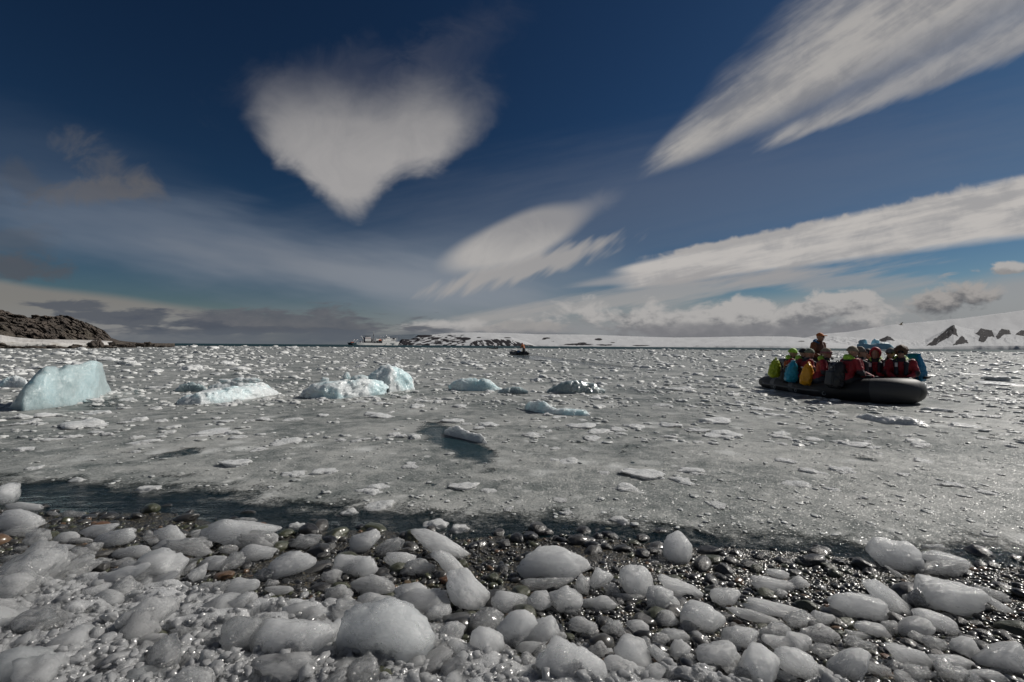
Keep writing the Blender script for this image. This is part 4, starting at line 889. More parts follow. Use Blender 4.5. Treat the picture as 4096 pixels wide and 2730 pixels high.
def growlers():
    g = 'growlers grounded off the beach'
    tag(loft_ice('iceberg', [(34, 1636), (60, 1606), (100, 1545), (140, 1493), (160, 1478), (182, 1468), (205, 1469), (222, 1471), (232, 1480), (265, 1464), (319, 1460), (344, 1446), (383, 1441), (405, 1453), (424, 1519), (446, 1566)],
        [(34, 1637), (96, 1647), (180, 1638), (287, 1624), (383, 1602), (446, 1568)], 0.95, M['blue_growler'], rough=0.035, seed=4.0, fac=0.6, sharp=2.6),
        'tall pale blue iceberg piece with a dark left face, at left', 'iceberg', g)
    e = empty('iceberg', on_water(1430, 1595)); tag(e, 'white humped iceberg piece with a blue hollow and a low shelf, left of centre', 'iceberg', g)
    parts = [loft_ice('hump', [(1440, 1545), (1462, 1512), (1490, 1490), (1520, 1470), (1556, 1461), (1585, 1467), (1610, 1480), (1636, 1500), (1650, 1530), (1660, 1556)], [(1440, 1572), (1560, 1572), (1660, 1560)], 0.9, M['growler'], e, rough=0.045, seed=7.0),
             loft_ice('shelf', [(1203, 1586), (1225, 1562), (1262, 1540), (1300, 1532), (1350, 1528), (1420, 1524), (1480, 1520), (1530, 1524), (1549, 1552)], [(1203, 1592), (1260, 1598), (1350, 1598), (1450, 1590), (1549, 1578)], 0.75, M['growler'], e, rough=0.05, seed=9.0),
             lump('knob', e, 1386, 1508, 34, 40, M['growler'], 41, 12.2), lump('knob', e, 1380, 1525, 40, 22, M['growler'], 42, 12.1), lump('knob', e, 1298, 1524, 34, 30, M['growler'], 43, 12.1), lump('knob', e, 1436, 1516, 72, 34, M['growler'], 44, 12.1)]
    e2 = empty('iceberg', on_water(900, 1615)); tag(e2, 'low white ice raft of stacked slabs left of the humped iceberg piece', 'iceberg', g)
    parts += [loft_ice('raft', [(705, 1612), (740, 1590), (800, 1572), (880, 1560), (960, 1552), (1040, 1548), (1090, 1556), (1112, 1572)], [(705, 1622), (800, 1622), (900, 1612), (1000, 1600), (1112, 1580)], 0.8, M['growler'], e2, rough=0.05, seed=12.0),
              loft_ice('slab', [(818, 1566), (838, 1545), (880, 1530), (930, 1520), (985, 1518), (1050, 1530), (1082, 1552)], [(818, 1574), (900, 1572), (1000, 1568), (1082, 1562)], 0.5, M['growler'], e2, rough=0.05, seed=13.0),
              lump('knob', e2, 900, 1526, 52, 20, M['growler'], 45, 11.6), lump('knob', e2, 1000, 1522, 90, 22, M['growler'], 46, 11.8), lump('knob', e2, 960, 1520, 60, 24, M['growler'], 47, 11.7)]
    for o in parts: o.matrix_parent_inverse = Matrix.Translation(o.parent.location).inverted()
    tag(loft_ice('iceberg', [(1798, 1548), (1815, 1528), (1850, 1517), (1900, 1514), (1950, 1522), (1985, 1540), (2008, 1560)], [(1798, 1560), (1850, 1566), (1930, 1567), (2008, 1565)], 0.55, M['growler'], rough=0.05, seed=15.0),
        'low pale iceberg piece floating right of the humped one', 'iceberg', g)
    tag(loft_ice('iceberg', [(2188, 1568), (2215, 1545), (2260, 1530), (2320, 1528), (2380, 1540), (2420, 1562)], [(2188, 1574), (2280, 1578), (2420, 1576)], 0.5, M['glassy'], rough=0.05, seed=16.0), 'dark glassy ice hump floating below the distant orange-clad boatman', 'iceberg', g)
    tag(loft_ice('iceberg', [(2098, 1622), (2120, 1605), (2160, 1604), (2195, 1622), (2230, 1640), (2290, 1638), (2340, 1642), (2362, 1660)], [(2098, 1640), (2170, 1656), (2250, 1664), (2362, 1668)], 0.35, M['growler'], rough=0.05, seed=17.0),
        'curved white ice piece with a dip in the middle, nearest of the central ones', 'iceberg', g)
    tag(loft_ice('iceberg', [(1990, 1566), (2030, 1552), (2080, 1550), (2110, 1566)], [(1990, 1576), (2110, 1578)], 0.4, M['glassy'], rough=0.05, seed=18.0), 'small dark glassy ice ridge between two pale iceberg pieces', 'iceberg', g)
    tag(loft_ice('iceberg', [(1775, 1725), (1800, 1708), (1840, 1712), (1880, 1730), (1920, 1740), (1940, 1758), (1948, 1772)], [(1775, 1738), (1850, 1756), (1948, 1780)], 0.22, M['float'], rough=0.05, seed=19.0), 'bubbly white ice rim beside the dark green gap in the slush', 'iceberg', g)
    tag(loft_ice('iceberg', [(700, 1560), (720, 1540), (770, 1530), (815, 1545), (830, 1560)], [(700, 1570), (830, 1570)], 0.4, M['glassy'], rough=0.05, seed=20.0), 'dull glassy ice hump just left of the white raft', 'iceberg', g)
    tag(loft_ice('iceberg', [(-20, 1545), (20, 1515), (60, 1504), (100, 1520), (112, 1545)], [(-20, 1552), (112, 1552)], 0.6, M['growler'], rough=0.05, seed=21.0), 'white ice hump behind the tall pale blue iceberg piece', 'iceberg', g)
    tag(loft_ice('iceberg', [(3420, 1668), (3470, 1658), (3520, 1674), (3570, 1672), (3640, 1672), (3700, 1698), (3720, 1706)], [(3420, 1672), (3550, 1700), (3720, 1710)], 0.4, M['float'], rough=0.05, seed=22.0), 'grey-white ice ridge floating just below the black boat', 'iceberg', g)
growlers()

SOFT = [(rnd.uniform(60, 4030), rnd.uniform(1640, 2060) + 0, rnd.uniform(45, 130)) for _ in range(70)]
FLOATS = [(940, 1862, 125, 46, 'white oval ice cake floating in the grey slush, left of centre'), (1518, 2028, 125, 46, 'white ice cake nearest the shore, left of centre'), (1398, 2056, 70, 28, 'small white ice lump next to the nearest ice cake'),
          (1150, 1775, 140, 44, 'soft white ice hump in slush above the oval cake'), (1530, 1668, 115, 32, None), (1810, 1690, 100, 28, None), (1940, 1705, 112, 30, None), (2570, 1905, 180, 46, 'wide half-sunk ice slab in the middle of the slush'), (2500, 1960, 110, 50, None), (2480, 2090, 92, 36, 'rounded ice cake at the slush edge right of centre'),
          (2465, 1722, 80, 24, None), (2855, 1690, 150, 46, None), (2890, 1745, 175, 44, None), (3115, 1750, 92, 28, None), (3850, 1500, 140, 24, None), (3970, 1540, 170, 30, 'long low ice piece right of the black boat'), (355, 1705, 190, 58, 'half-sunk white ice mound below the tall pale blue piece'), (560, 1775, 100, 26, None), (640, 1555, 90, 24, None),
          (1500, 1660, 110, 30, None), (1190, 2110, 70, 26, None), (1740, 2105, 110, 36, None), (1840, 2120, 80, 34, None), (310, 1925, 70, 24, None), (600, 1960, 100, 26, None), (900, 1690, 90, 24, None), (1440, 1610, 70, 20, None), (2650, 1625, 90, 26, None), (2720, 1560, 120, 24, None), (3050, 1640, 100, 24, None), (2130, 1745, 90, 26, None), (400, 1560, 80, 20, None)]
def floats():
    shapes = [chunk_mesh(4, 2000 + i, 7, 0.17, 'floating_ice') for i in range(16)]
    for px, py, w, h, text in FLOATS:
        p = on_water(px, py); k = p.y / FPX
        o = link('floating_ice', shapes[rnd.randrange(16)], M['float'], loc=(p.x, p.y, 0.004), rot=(0, 0, rnd.uniform(-.25, .25)), scale=(w / 2 * k, w / 2 * k * rnd.uniform(0.7, 1.0), max(h * 0.42 * k, 0.035)))
        tag(o, text or 'half-sunk white ice cake floating in the near grey slush', 'ice', 'named ice cakes in the slush' if text else 'ice cakes in the near slush')
    for px, py, w in SOFT:                               # smaller soft cakes scattered through the near slush
        p = on_water(px, py); k = p.y / FPX
        if slush_cover(np.array([p.x]), np.array([p.y]))[0] < 0.6: continue
        o = link('floating_ice', shapes[rnd.randrange(16)], M['float'], loc=(p.x, p.y, 0.0), rot=(0, 0, rnd.uniform(0, 6.3)), scale=(w / 2 * k, w / 2 * k * rnd.uniform(0.6, 0.9), max(w * 0.13 * k, 0.024)))
        z = 'left' if px < 1365 else ('middle' if px < 2730 else 'right')
        tag(o, f'soft low cake of ice barely showing above the near slush, {z} part', 'ice', f'soft ice cakes in the near slush, {z}')
    def sample(n, y0, y1, pw):
        px = nrs.uniform(-700, 4800, n); py = y0 + (y1 - y0) * nrs.uniform(0, 1, n) ** pw
        hz = horizon_py(px); py = py + (hz - 1384.5)
        X, Y, Z = ground_from_px(px, py, lambda a, b: a * 0)
        return px, py, X, Y
    sets = [(10500, 1389, 1640, 2.1, 0.17, 0.5, 0.42), (1700, 1530, 1780, 1.0, 0.045, 0.6, 0.30), (2600, 1740, 2140, 1.0, 0.012, 0.6, 0.22)]
    X, Y, PX, PY, Sz, Hh, Tn = [], [], [], [], [], [], []
    for n, y0, y1, pw, med, sd, hr in sets:
        px, py, x, y = sample(n, y0, y1, pw)
        s = np.clip(np.exp(nrs.normal(math.log(med), sd, n)), 0.008, 0.9)
        if med > 0.15: s = np.clip(s * np.interp(y, [9, 14, 25, 45, 120, 260], [0.25, 0.42, 0.75, 1.2, 2.0, 3.4]), 0.02, 2.5)
        c = slush_cover(x, y)
        clump = fbm(np.stack([x * 0.22, y * 0.22, x * 0], -1), 3, 31.0)
        ok = (c > 0.42) & (y < 262) & (y > shore_y(x) + 0.25) & (nrs.uniform(0, 1, n) < 0.75 + clump)
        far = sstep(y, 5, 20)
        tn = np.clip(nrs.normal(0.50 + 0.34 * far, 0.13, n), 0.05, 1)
        for L, q in zip((X, Y, PX, PY, Sz, Hh, Tn), (x, y, px, py, s, np.full(n, hr) * nrs.uniform(0.6, 1.5, n), tn)): L.append(q[ok])
    X, Y, PX, PY, Sz, Hh, Tn = [np.concatenate(q) for q in (X, Y, PX, PY, Sz, Hh, Tn)]
    bx, by = 9.6, 13.3                                   # keep the loaded boat's own water free
    u = (X - bx) * 0.148 + (Y - by) * -0.989; w_ = (X - bx) * 0.989 + (Y - by) * 0.148
    ok = ~((np.abs(u) < 3.2) & (np.abs(w_) < 1.15)); X, Y, PX, PY, Sz, Hh, Tn = [q[ok] for q in (X, Y, PX, PY, Sz, Hh, Tn)]
    n = len(X)
    scl = np.stack([Sz * nrs.uniform(0.9, 1.4, n), Sz * nrs.uniform(0.7, 1.1, n), Sz * Hh], -1)
    yaw = nrs.uniform(0, 6.3, n)
    pos = np.stack([X, Y, 0.008 - 0.10 * scl[:, 2] + 0.006 * (Y < 20)], -1)
    vis = (PX > 20) & (PX < 4076)
    order = np.argsort(-(Sz / Y * vis)); top = order[:200]; rest = order[200:]
    bank, F = shape_bank(2, 16, 2100, 8, 0.22)
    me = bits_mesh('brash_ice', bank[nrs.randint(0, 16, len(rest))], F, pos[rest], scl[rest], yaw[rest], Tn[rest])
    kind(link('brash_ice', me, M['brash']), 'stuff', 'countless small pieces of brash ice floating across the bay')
    for i in top:
        o = link('floating_ice', shapes[rnd.randrange(16)], M['float'], loc=pos[i], rot=(0, 0, yaw[i]), scale=scl[i])
        z = 'left' if PX[i] < 1365 else ('middle' if PX[i] < 2730 else 'right'); r = 'near' if Y[i] < 8 else ('middle' if Y[i] < 20 else 'far')
        tag(o, f'low white piece of brash ice in the {r} water, {z} part of the bay', 'ice', f'brash ice pieces, {r} {z}')
floats()
# ------------------------------------------------------------------ solid shapes from distance fields
def smin(a, b, k):
    h = np.clip(0.5 + 0.5 * (b - a) / k, 0, 1); return b * (1 - h) + a * h - k * h * (1 - h)
def rcone(P, a, b, ra, rb):
    a, b = np.array(a, float), np.array(b, float); ab = b - a
    t = np.clip(((P - a) @ ab) / max(ab @ ab, 1e-9), 0, 1)
    return np.linalg.norm(P - a - t[..., None] * ab, axis=-1) - (ra + (rb - ra) * t)
def ell(P, c, r):
    q = (P - np.array(c, float)); r = np.array(r, float)
    k0 = np.linalg.norm(q / r, axis=-1); k1 = np.linalg.norm(q / (r * r), axis=-1)
    return k0 * (k0 - 1) / np.maximum(k1, 1e-6)
def rbox(P, c, h, r):
    q = np.abs(P - np.array(c, float)) - (np.array(h, float) - r)
    return np.linalg.norm(np.maximum(q, 0), axis=-1) + np.minimum(q.max(-1), 0) - r
def nets(name, f, lo, hi, h, fuzz=0.0, seed=1.0):
    """surface of f = 0 on a grid (surface nets)"""
    ax = [np.arange(lo[i], hi[i] + h, h) for i in range(3)]
    G = np.stack(np.meshgrid(*ax, indexing='ij'), -1)
    D = f(G)
    if fuzz: D = D + fuzz * fbm(G * 14.0, 3, seed)
    sgn = D < 0; n = D.shape
    acc = np.zeros((n[0] - 1, n[1] - 1, n[2] - 1, 3)); cnt = np.zeros(acc.shape[:3])
    cs = [(i, j, k) for i in (0, 1) for j in (0, 1) for k in (0, 1)]
    sl = lambda c: tuple(slice(c[i], n[i] - 1 + c[i]) for i in range(3))
    for c in cs:
        for d in range(3):
            if c[d]: continue
            e = list(c); e[d] = 1
            va, vb = D[sl(c)], D[sl(e)]; cross = (va < 0) != (vb < 0)
            t = np.where(cross, va / np.where(np.abs(va - vb) < 1e-12, 1e-12, va - vb), 0)
            for q in range(3): acc[..., q] += np.where(cross, c[q] + (t if q == d else 0), 0)
            cnt += cross
    act = cnt > 0; idx = np.full(cnt.shape, -1); idx[act] = np.arange(act.sum())
    ijk = np.argwhere(act)
    V = np.array(lo) + (ijk + acc[act] / cnt[act][:, None]) * h
    F = []
    for d in range(3):
        s0 = [slice(None)] * 3; s1 = [slice(None)] * 3; s0[d] = slice(0, n[d] - 1); s1[d] = slice(1, n[d])
        A, B = sgn[tuple(s0)], sgn[tuple(s1)]
        u, v = (d + 1) % 3, (d + 2) % 3
        for p in np.argwhere(A != B):
            if p[u] == 0 or p[v] == 0 or p[u] >= n[u] - 1 or p[v] >= n[v] - 1: continue
            q = [p.copy() for _ in range(4)]; q[1][u] -= 1; q[2][u] -= 1; q[2][v] -= 1; q[3][v] -= 1
            ids = [idx[tuple(x)] for x in q]
            F.append(ids if A[tuple(p)] else ids[::-1])
    return mesh_from(name, V, np.array(F))
def tube_mesh(name, path, rad, seg=12, closed=False, caps=True):
    path = np.asarray(path, float); n = len(path); rad = np.broadcast_to(np.asarray(rad, float), (n,))
    tan = np.gradient(path, axis=0); tan /= np.linalg.norm(tan, axis=1)[:, None] + 1e-12
    up = np.array([0.03, 0.02, 1.0]); V = []
    for i in range(n):
        u = up if abs(tan[i] @ up) < 0.95 else np.array([1.0, 0, 0])
        a = np.cross(tan[i], u); a /= np.linalg.norm(a); b = np.cross(a, tan[i])
        t = np.linspace(0, 2 * np.pi, seg, endpoint=False)
        V.append(path[i] + rad[i] * (np.cos(t)[:, None] * a + np.sin(t)[:, None] * b))
    V = np.concatenate(V); F = grid_faces(n, seg, True)
    if caps:
        V = np.concatenate([V, path[:1], path[-1:]]); c0, c1 = n * seg, n * seg + 1
        j = np.arange(seg); k = (j + 1) % seg
        F = np.concatenate([F, np.stack([np.full(seg, c0), k, j, j], -1)[:, [0, 1, 2, 2]], np.stack([np.full(seg, c1), (n - 1) * seg + j, (n - 1) * seg + k, (n - 1) * seg + k], -1)])
        bm = bmesh.new(); vs = [bm.verts.new(v) for v in V]
        for f in F:
            ids = list(dict.fromkeys(f.tolist()))
            try: bm.faces.new([vs[i] for i in ids]).smooth = True
            except ValueError: pass
        me = bpy.data.meshes.new(name); bm.to_mesh(me); bm.free(); return me
    return mesh_from(name, V, F)
def box_mesh(name, boxes, bevel=0.0):
    """one mesh of one or more boxes (lo, hi), bevelled"""
    bm = bmesh.new()
    for lo, hi in boxes:
        r = bmesh.ops.create_cube(bm, size=1.0)
        for v in r['verts']: v.co = Vector([(lo[i] + hi[i]) / 2 + v.co[i] * (hi[i] - lo[i]) for i in range(3)])
    if bevel: bmesh.ops.bevel(bm, geom=bm.edges[:], offset=bevel, segments=2, affect='EDGES', profile=0.6)
    me = bpy.data.meshes.new(name); bm.to_mesh(me); bm.free(); return me
def prism_mesh(name, outline, lo, hi, axis=1):
    """outline in two axes, extruded along the third"""
    bm = bmesh.new(); o = [i for i in range(3) if i != axis]
    def pt(p, t):
        v = [0, 0, 0]; v[o[0]], v[o[1]] = p; v[axis] = t; return v
    a = [bm.verts.new(pt(p, lo)) for p in outline]; b = [bm.verts.new(pt(p, hi)) for p in outline]
    bm.faces.new(a); bm.faces.new(b[::-1])
    for i in range(len(a)): j = (i + 1) % len(a); bm.faces.new((a[j], a[i], b[i], b[j]))
    bmesh.ops.recalc_face_normals(bm, faces=bm.faces[:])
    me = bpy.data.meshes.new(name); bm.to_mesh(me); bm.free(); return me

def plain_mat(name, color, rough=0.6, bump=0.3, scale=30.0, dark=0.75, spec=0.5, coat=0.0, metal=0.0):
    m, T = material(name); P = T.coord('Object'); n = T.noise(P, scale, 4.0, 0.6); n2 = T.noise(P, scale * 0.2, 3.0)
    T.out(T.pbr(color=T.mix(T.step(n2, 0.3, 0.7), tuple(c * dark for c in color), color), rough=rough, normal=T.bump(n, bump, 0.01), spec=spec, coat=coat, metal=metal)); return m
MAT = {k: plain_mat(k, *v) for k, v in {
    'skin': ((0.42, 0.24, 0.17), 0.55), 'black_cloth': ((0.012, 0.012, 0.015), 0.7), 'grey_cloth': ((0.16, 0.17, 0.18), 0.8), 'lime_cloth': ((0.36, 0.62, 0.06), 0.6), 'pink_cloth': ((0.30, 0.12, 0.13), 0.8), 'tan_cloth': ((0.28, 0.23, 0.16), 0.8),
    'green_grey_cloth': ((0.17, 0.20, 0.15), 0.8), 'orange_cloth': ((0.62, 0.17, 0.03), 0.7), 'rust_cloth': ((0.24, 0.085, 0.028), 0.7), 'red_cloth': ((0.42, 0.015, 0.025), 0.6), 'blue_cloth': ((0.02, 0.16, 0.36), 0.6), 'grey_hair': ((0.16, 0.14, 0.12), 0.7), 'brown_hair': ((0.10, 0.055, 0.028), 0.7),
    'white_patch': ((0.72, 0.72, 0.70), 0.5), 'glass_black': ((0.006, 0.006, 0.007), 0.12), 'navy_cloth': ((0.018, 0.022, 0.035), 0.7)}.items()}
DRY = {k: plain_mat(k + '_dry_bag', c, 0.38, 0.6, 9.0, 0.82) for k, c in {'lime': (0.36, 0.44, 0.012), 'cyan': (0.008, 0.30, 0.46), 'amber': (0.80, 0.36, 0.008), 'blue': (0.006, 0.20, 0.40), 'black': (0.010, 0.010, 0.012)}.items()}
RUBBER = plain_mat('black_rubber', (0.018, 0.018, 0.020), 0.55, 0.25, 5.0, 0.7, 0.35)
RUBBER2 = plain_mat('grey_rubber', (0.10, 0.10, 0.105), 0.5, 0.25, 5.0, 0.8)
STEEL = plain_mat('steel', (0.45, 0.45, 0.45), 0.3, 0.1, 20.0, 0.8, 0.5, 0.0, 0.9)
ROPE = plain_mat('rope', (0.40, 0.38, 0.32), 0.8)
WOOD = plain_mat('painted_board', (0.05, 0.05, 0.055), 0.6)
def jacket_mat(name, red, black=(0.012, 0.012, 0.016)):
    m, T = material(name); P = T.coord('Object'); x, y, z = T.sep(P)
    n = T.noise(P, 9.0, 4.0, 0.6, 0.6); n2 = T.noise(P, 24.0, 4.0, 0.6)
    side = T.step(T.m('ABSOLUTE', x) + (n - 0.5) * 0.12, 0.24, 0.27) * T.step(z, 0.36, 0.28)
    hem = T.step(z + (n - 0.5) * 0.05, 0.10, 0.07); yoke = T.step(z + (n - 0.5) * 0.06, 0.50, 0.53) * T.step(T.m('ABSOLUTE', x), 0.20, 0.14)
    dark = T.m('MAXIMUM', T.m('MAXIMUM', side, hem), yoke)
    c = T.mix(T.step(n, 0.3, 0.7), tuple(q * 0.7 for q in red), red)
    T.out(T.pbr(color=T.mix(dark, c, black), rough=0.6, normal=T.bump(n, 1.0, 0.04, T.bump(n2, 0.5, 0.01)))); return m
JACKET = {'red': jacket_mat('red_parka', (0.32, 0.012, 0.020)), 'rust': jacket_mat('rust_parka', (0.22, 0.075, 0.025), (0.10, 0.035, 0.015)), 'orange': jacket_mat('orange_parka', (0.66, 0.20, 0.04), (0.5, 0.14, 0.03)), 'dark': jacket_mat('dark_parka', (0.05, 0.02, 0.02))}

# ------------------------------------------------------------------ people
def skeleton(pose, lean):
    if pose == 'sit':
        J = dict(hip=(0, 0, 0.10), chest=(0, 0.05 + lean * 0.35, 0.40), neck=(0, 0.07 + lean * 0.5, 0.57), head=(0, 0.10 + lean * 0.55, 0.72))
        arm = lambda s: ((s * 0.20, 0.05 + lean * 0.45, 0.51), (s * 0.27, 0.10 + lean * 0.35, 0.26), (s * 0.13, 0.31 + lean * 0.3, 0.16))
        leg = lambda s: ((s * 0.11, 0.02, 0.08), (s * 0.14, 0.42, 0.09), (s * 0.13, 0.46, -0.30), (s * 0.14, 0.56, -0.36))
    else:
        J = dict(hip=(0, 0, 0.92), chest=(0, 0.03 + lean * 0.5, 1.24), neck=(0, 0.05 + lean * 0.8, 1.42), head=(0, 0.09 + lean * 0.9, 1.57))
        arm = lambda s: ((s * 0.20, 0.03 + lean * 0.7, 1.36), (s * 0.28, 0.02 + lean * 0.8, 1.10), (s * 0.24, 0.22 + lean * 0.9, 0.98))
        leg = lambda s: ((s * 0.10, 0, 0.90), (s * 0.12, 0.05, 0.48), (s * 0.13, 0.0, 0.08), (s * 0.14, 0.12, 0.04))
    return J, arm, leg
def rotz(P, c, a):
    ca, sa = math.cos(a), math.sin(a); q = P - np.array(c); return np.stack([q[..., 0] * ca + q[..., 1] * sa, -q[..., 0] * sa + q[..., 1] * ca, q[..., 2]], -1)
_bank = {}
def glove_mesh():
    if 'glove' in _bank: return _bank['glove']
    def f(P):
        d = ell(P, (0, 0.045, 0), (0.045, 0.055, 0.022))
        d = smin(d, rcone(P, (0, -0.03, 0), (0, 0.02, 0), 0.034, 0.032), 0.02)
        for k, (x, l) in enumerate(((-0.032, 0.062), (-0.011, 0.074), (0.011, 0.070), (0.031, 0.054))):
            d = smin(d, rcone(P, (x, 0.085, 0), (x * 1.05, 0.085 + l * 0.55, -0.012), 0.0115, 0.011), 0.006)
            d = np.minimum(d, rcone(P, (x * 1.05, 0.085 + l * 0.55, -0.012), (x, 0.085 + l * 0.7, -0.045), 0.011, 0.009))
        return smin(d, rcone(P, (-0.035, 0.02, -0.005), (-0.066, 0.07, -0.025), 0.014, 0.011), 0.01)
    _bank['glove'] = nets('glove', f, (-0.1, -0.08, -0.08), (0.08, 0.16, 0.05), 0.0065); return _bank['glove']
def boot_mesh():
    if 'boot' not in _bank:
        f = lambda P: np.maximum(smin(rcone(P, (0, 0, 0.05), (0, 0, 0.24), 0.062, 0.07), smin(ell(P, (0, 0.11, 0.035), (0.052, 0.11, 0.05)), ell(P, (0, 0.0, 0.03), (0.052, 0.08, 0.045)), 0.03), 0.04), -P[..., 2])
        _bank['boot'] = nets('boot', f, (-0.1, -0.12, -0.02), (0.1, 0.26, 0.30), 0.014)
    return _bank['boot']
def person(loc, yaw, label, pose='sit', lean=0.1, turn=0.0, jacket='red', hat=('beanie', 'grey_cloth'), hood='lime_cloth', vest=True, shades=True, trousers='black_cloth', group='people in the loaded boat', scale=1.0,  patches=True, gaiter=None, hands=True):
    e = empty('person', loc, yaw); e.scale = (scale,) * 3
    tag(e, label, 'person', group)
    J, arm, leg = skeleton(pose, lean); hd = np.array(J['head']); nk = np.array(J['neck'])
    hip, ch = np.array(J['hip']), np.array(J['chest'])
    top = hd[2] + 0.20; base = -0.42 if pose == 'sit' else -0.02
    def head_f(P):
        q = rotz(P, hd, turn)
        d = ell(q, (0, -0.012, 0.028), (0.077, 0.095, 0.105))
        d = smin(d, ell(q, (0, 0.028, -0.062), (0.055, 0.062, 0.062)), 0.04)
        d = smin(d, rcone(q, (0, 0.088, 0.012), (0, 0.112, -0.022), 0.010, 0.016), 0.012)
        for s in (-1, 1):
            d = np.minimum(d, ell(q, (s * 0.080, -0.005, -0.005), (0.012, 0.022, 0.034)))
            d = -smin(-d, ell(q, (s * 0.032, 0.098, 0.022), (0.018, 0.016, 0.012)), 0.008)
        d = -smin(-d, ell(q, (0, 0.096, -0.062), (0.026, 0.012, 0.005)), 0.006)
        return d
    def body_f(P):
        d = smin(head_f(P), rcone(P, nk - (0, 0, 0.06), hd - (0, 0.01, 0.05), 0.058, 0.052), 0.02)
        d = smin(d, rcone(P, hip, ch, 0.125, 0.135), 0.06)
        for s in (-1, 1):
            a = arm(s); l = leg(s)
            d = smin(d, rcone(P, a[0], a[1], 0.050, 0.042), 0.05); d = smin(d, rcone(P, a[1], a[2], 0.040, 0.028), 0.02)
            d = smin(d, rcone(P, l[0], l[1], 0.080, 0.058), 0.04); d = smin(d, rcone(P, l[1], l[2], 0.054, 0.040), 0.02); d = smin(d, rcone(P, l[2], l[3], 0.036, 0.030), 0.02)
        return d
    lo, hi = (-0.36, -0.30, base), (0.36, 0.66, top)
    link('body', nets('body', body_f, lo, hi, 0.0165), MAT['skin'], e)
    def jacket_f(P):
        d = smin(ell(P, hip + (0, 0, 0.02), (0.20, 0.165, 0.17)), ell(P, ch, (0.205, 0.155, 0.20)), 0.09)
        for s in (-1, 1):
            a = arm(s)
            d = smin(d, rcone(P, a[0], a[1], 0.082, 0.070), 0.05); d = smin(d, rcone(P, a[1], a[2], 0.070, 0.048), 0.03)
        d = smin(d, rcone(P, nk - (0, 0, 0.06), nk + (0, 0.01, 0.03), 0.105, 0.085), 0.04)
        return np.maximum(d, -rcone(P, nk + (0, 0.01, 0.02), nk + (0, 0.02, 0.30), 0.066, 0.09))
    link('jacket', nets('jacket', jacket_f, (-0.40, -0.26, hip[2] - 0.16), (0.40, 0.5 + lean, nk[2] + 0.12), 0.0165, 0.016, hd[1] * 50 + yaw), JACKET[jacket], e)
    def trousers_f(P):
        d = ell(P, hip - (0, 0, 0.05), (0.19, 0.17, 0.13))
        for s in (-1, 1):
            l = leg(s); d = smin(d, rcone(P, l[0], l[1], 0.105, 0.085), 0.05); d = smin(d, rcone(P, l[1], np.array(l[2]) + (0, 0, 0.05), 0.080, 0.070), 0.03)
        return d
    link('trousers', nets('trousers', trousers_f, (-0.32, -0.24, base + 0.02), (0.32, 0.62, hip[2] + 0.14), 0.022, 0.014, 3.0), MAT[trousers], e)
    for s in (-1, 1):
        l = leg(s); link('boot', boot_mesh(), MAT['black_cloth'], e, loc=(l[2][0], l[2][1] - 0.02, l[2][2] - 0.08))
        a = arm(s)
        if hands:
            g = link('glove', glove_mesh(), MAT['black_cloth'], e, loc=a[2]); d = Vector(a[2]) - Vector(a[1]); g.rotation_euler = d.to_track_quat('Y', 'Z').to_euler()
            if s > 0: g.scale = (-1, 1, 1)
    if vest:
        def vest_f(P):
            d = None
            for s in (-1, 1):
                f_ = rcone(P, ch + (s * 0.085, 0.155, -0.16), ch + (s * 0.095, 0.13, 0.08), 0.042, 0.045)
                f_ = smin(f_, rcone(P, ch + (s * 0.095, 0.13, 0.08), nk + (s * 0.085, -0.045, 0.0), 0.045, 0.042), 0.03)
                d = f_ if d is None else smin(d, f_, 0.02)
            d = smin(d, rcone(P, nk + (-0.08, -0.06, 0.0), nk + (0.08, -0.06, 0.0), 0.042, 0.042), 0.03)
            return d
        v = link('life_vest', nets('life_vest', vest_f, tuple(ch + (-0.2, -0.2, -0.24)), tuple(nk + (0.2, 0.3, 0.1)), 0.016), MAT['navy_cloth'], e)
        if patches: link('reflective_patch', box_mesh('reflective_patch', [(tuple(ch + (0.06, 0.165 + 0.03, 0.0)), tuple(ch + (0.11, 0.165 + 0.042, 0.10)))], 0.003), MAT['white_patch'], v)
    if hood:
        def hood_f(P):
            d = ell(P, nk + (0, -0.085, 0.035), (0.125, 0.075, 0.075))
            return smin(d, np.minimum(rcone(P, nk + (-0.10, -0.05, 0.0), nk + (-0.075, 0.06, -0.03), 0.045, 0.022), rcone(P, nk + (0.10, -0.05, 0.0), nk + (0.075, 0.06, -0.03), 0.045, 0.022)), 0.03)
        link('hood', nets('hood', hood_f, tuple(nk + (-0.2, -0.2, -0.08)), tuple(nk + (0.2, 0.12, 0.14)), 0.016, 0.02, 5.0), MAT[hood], e)
    if gaiter: link('neck_gaiter', nets('neck_gaiter', lambda P: rcone(P, nk + (0, 0.015, 0.0), nk + (0, 0.03, 0.07), 0.085, 0.075), tuple(nk + (-0.12, -0.1, -0.1)), tuple(nk + (0.12, 0.14, 0.17)), 0.015, 0.012), MAT[gaiter], e)
    he = hd
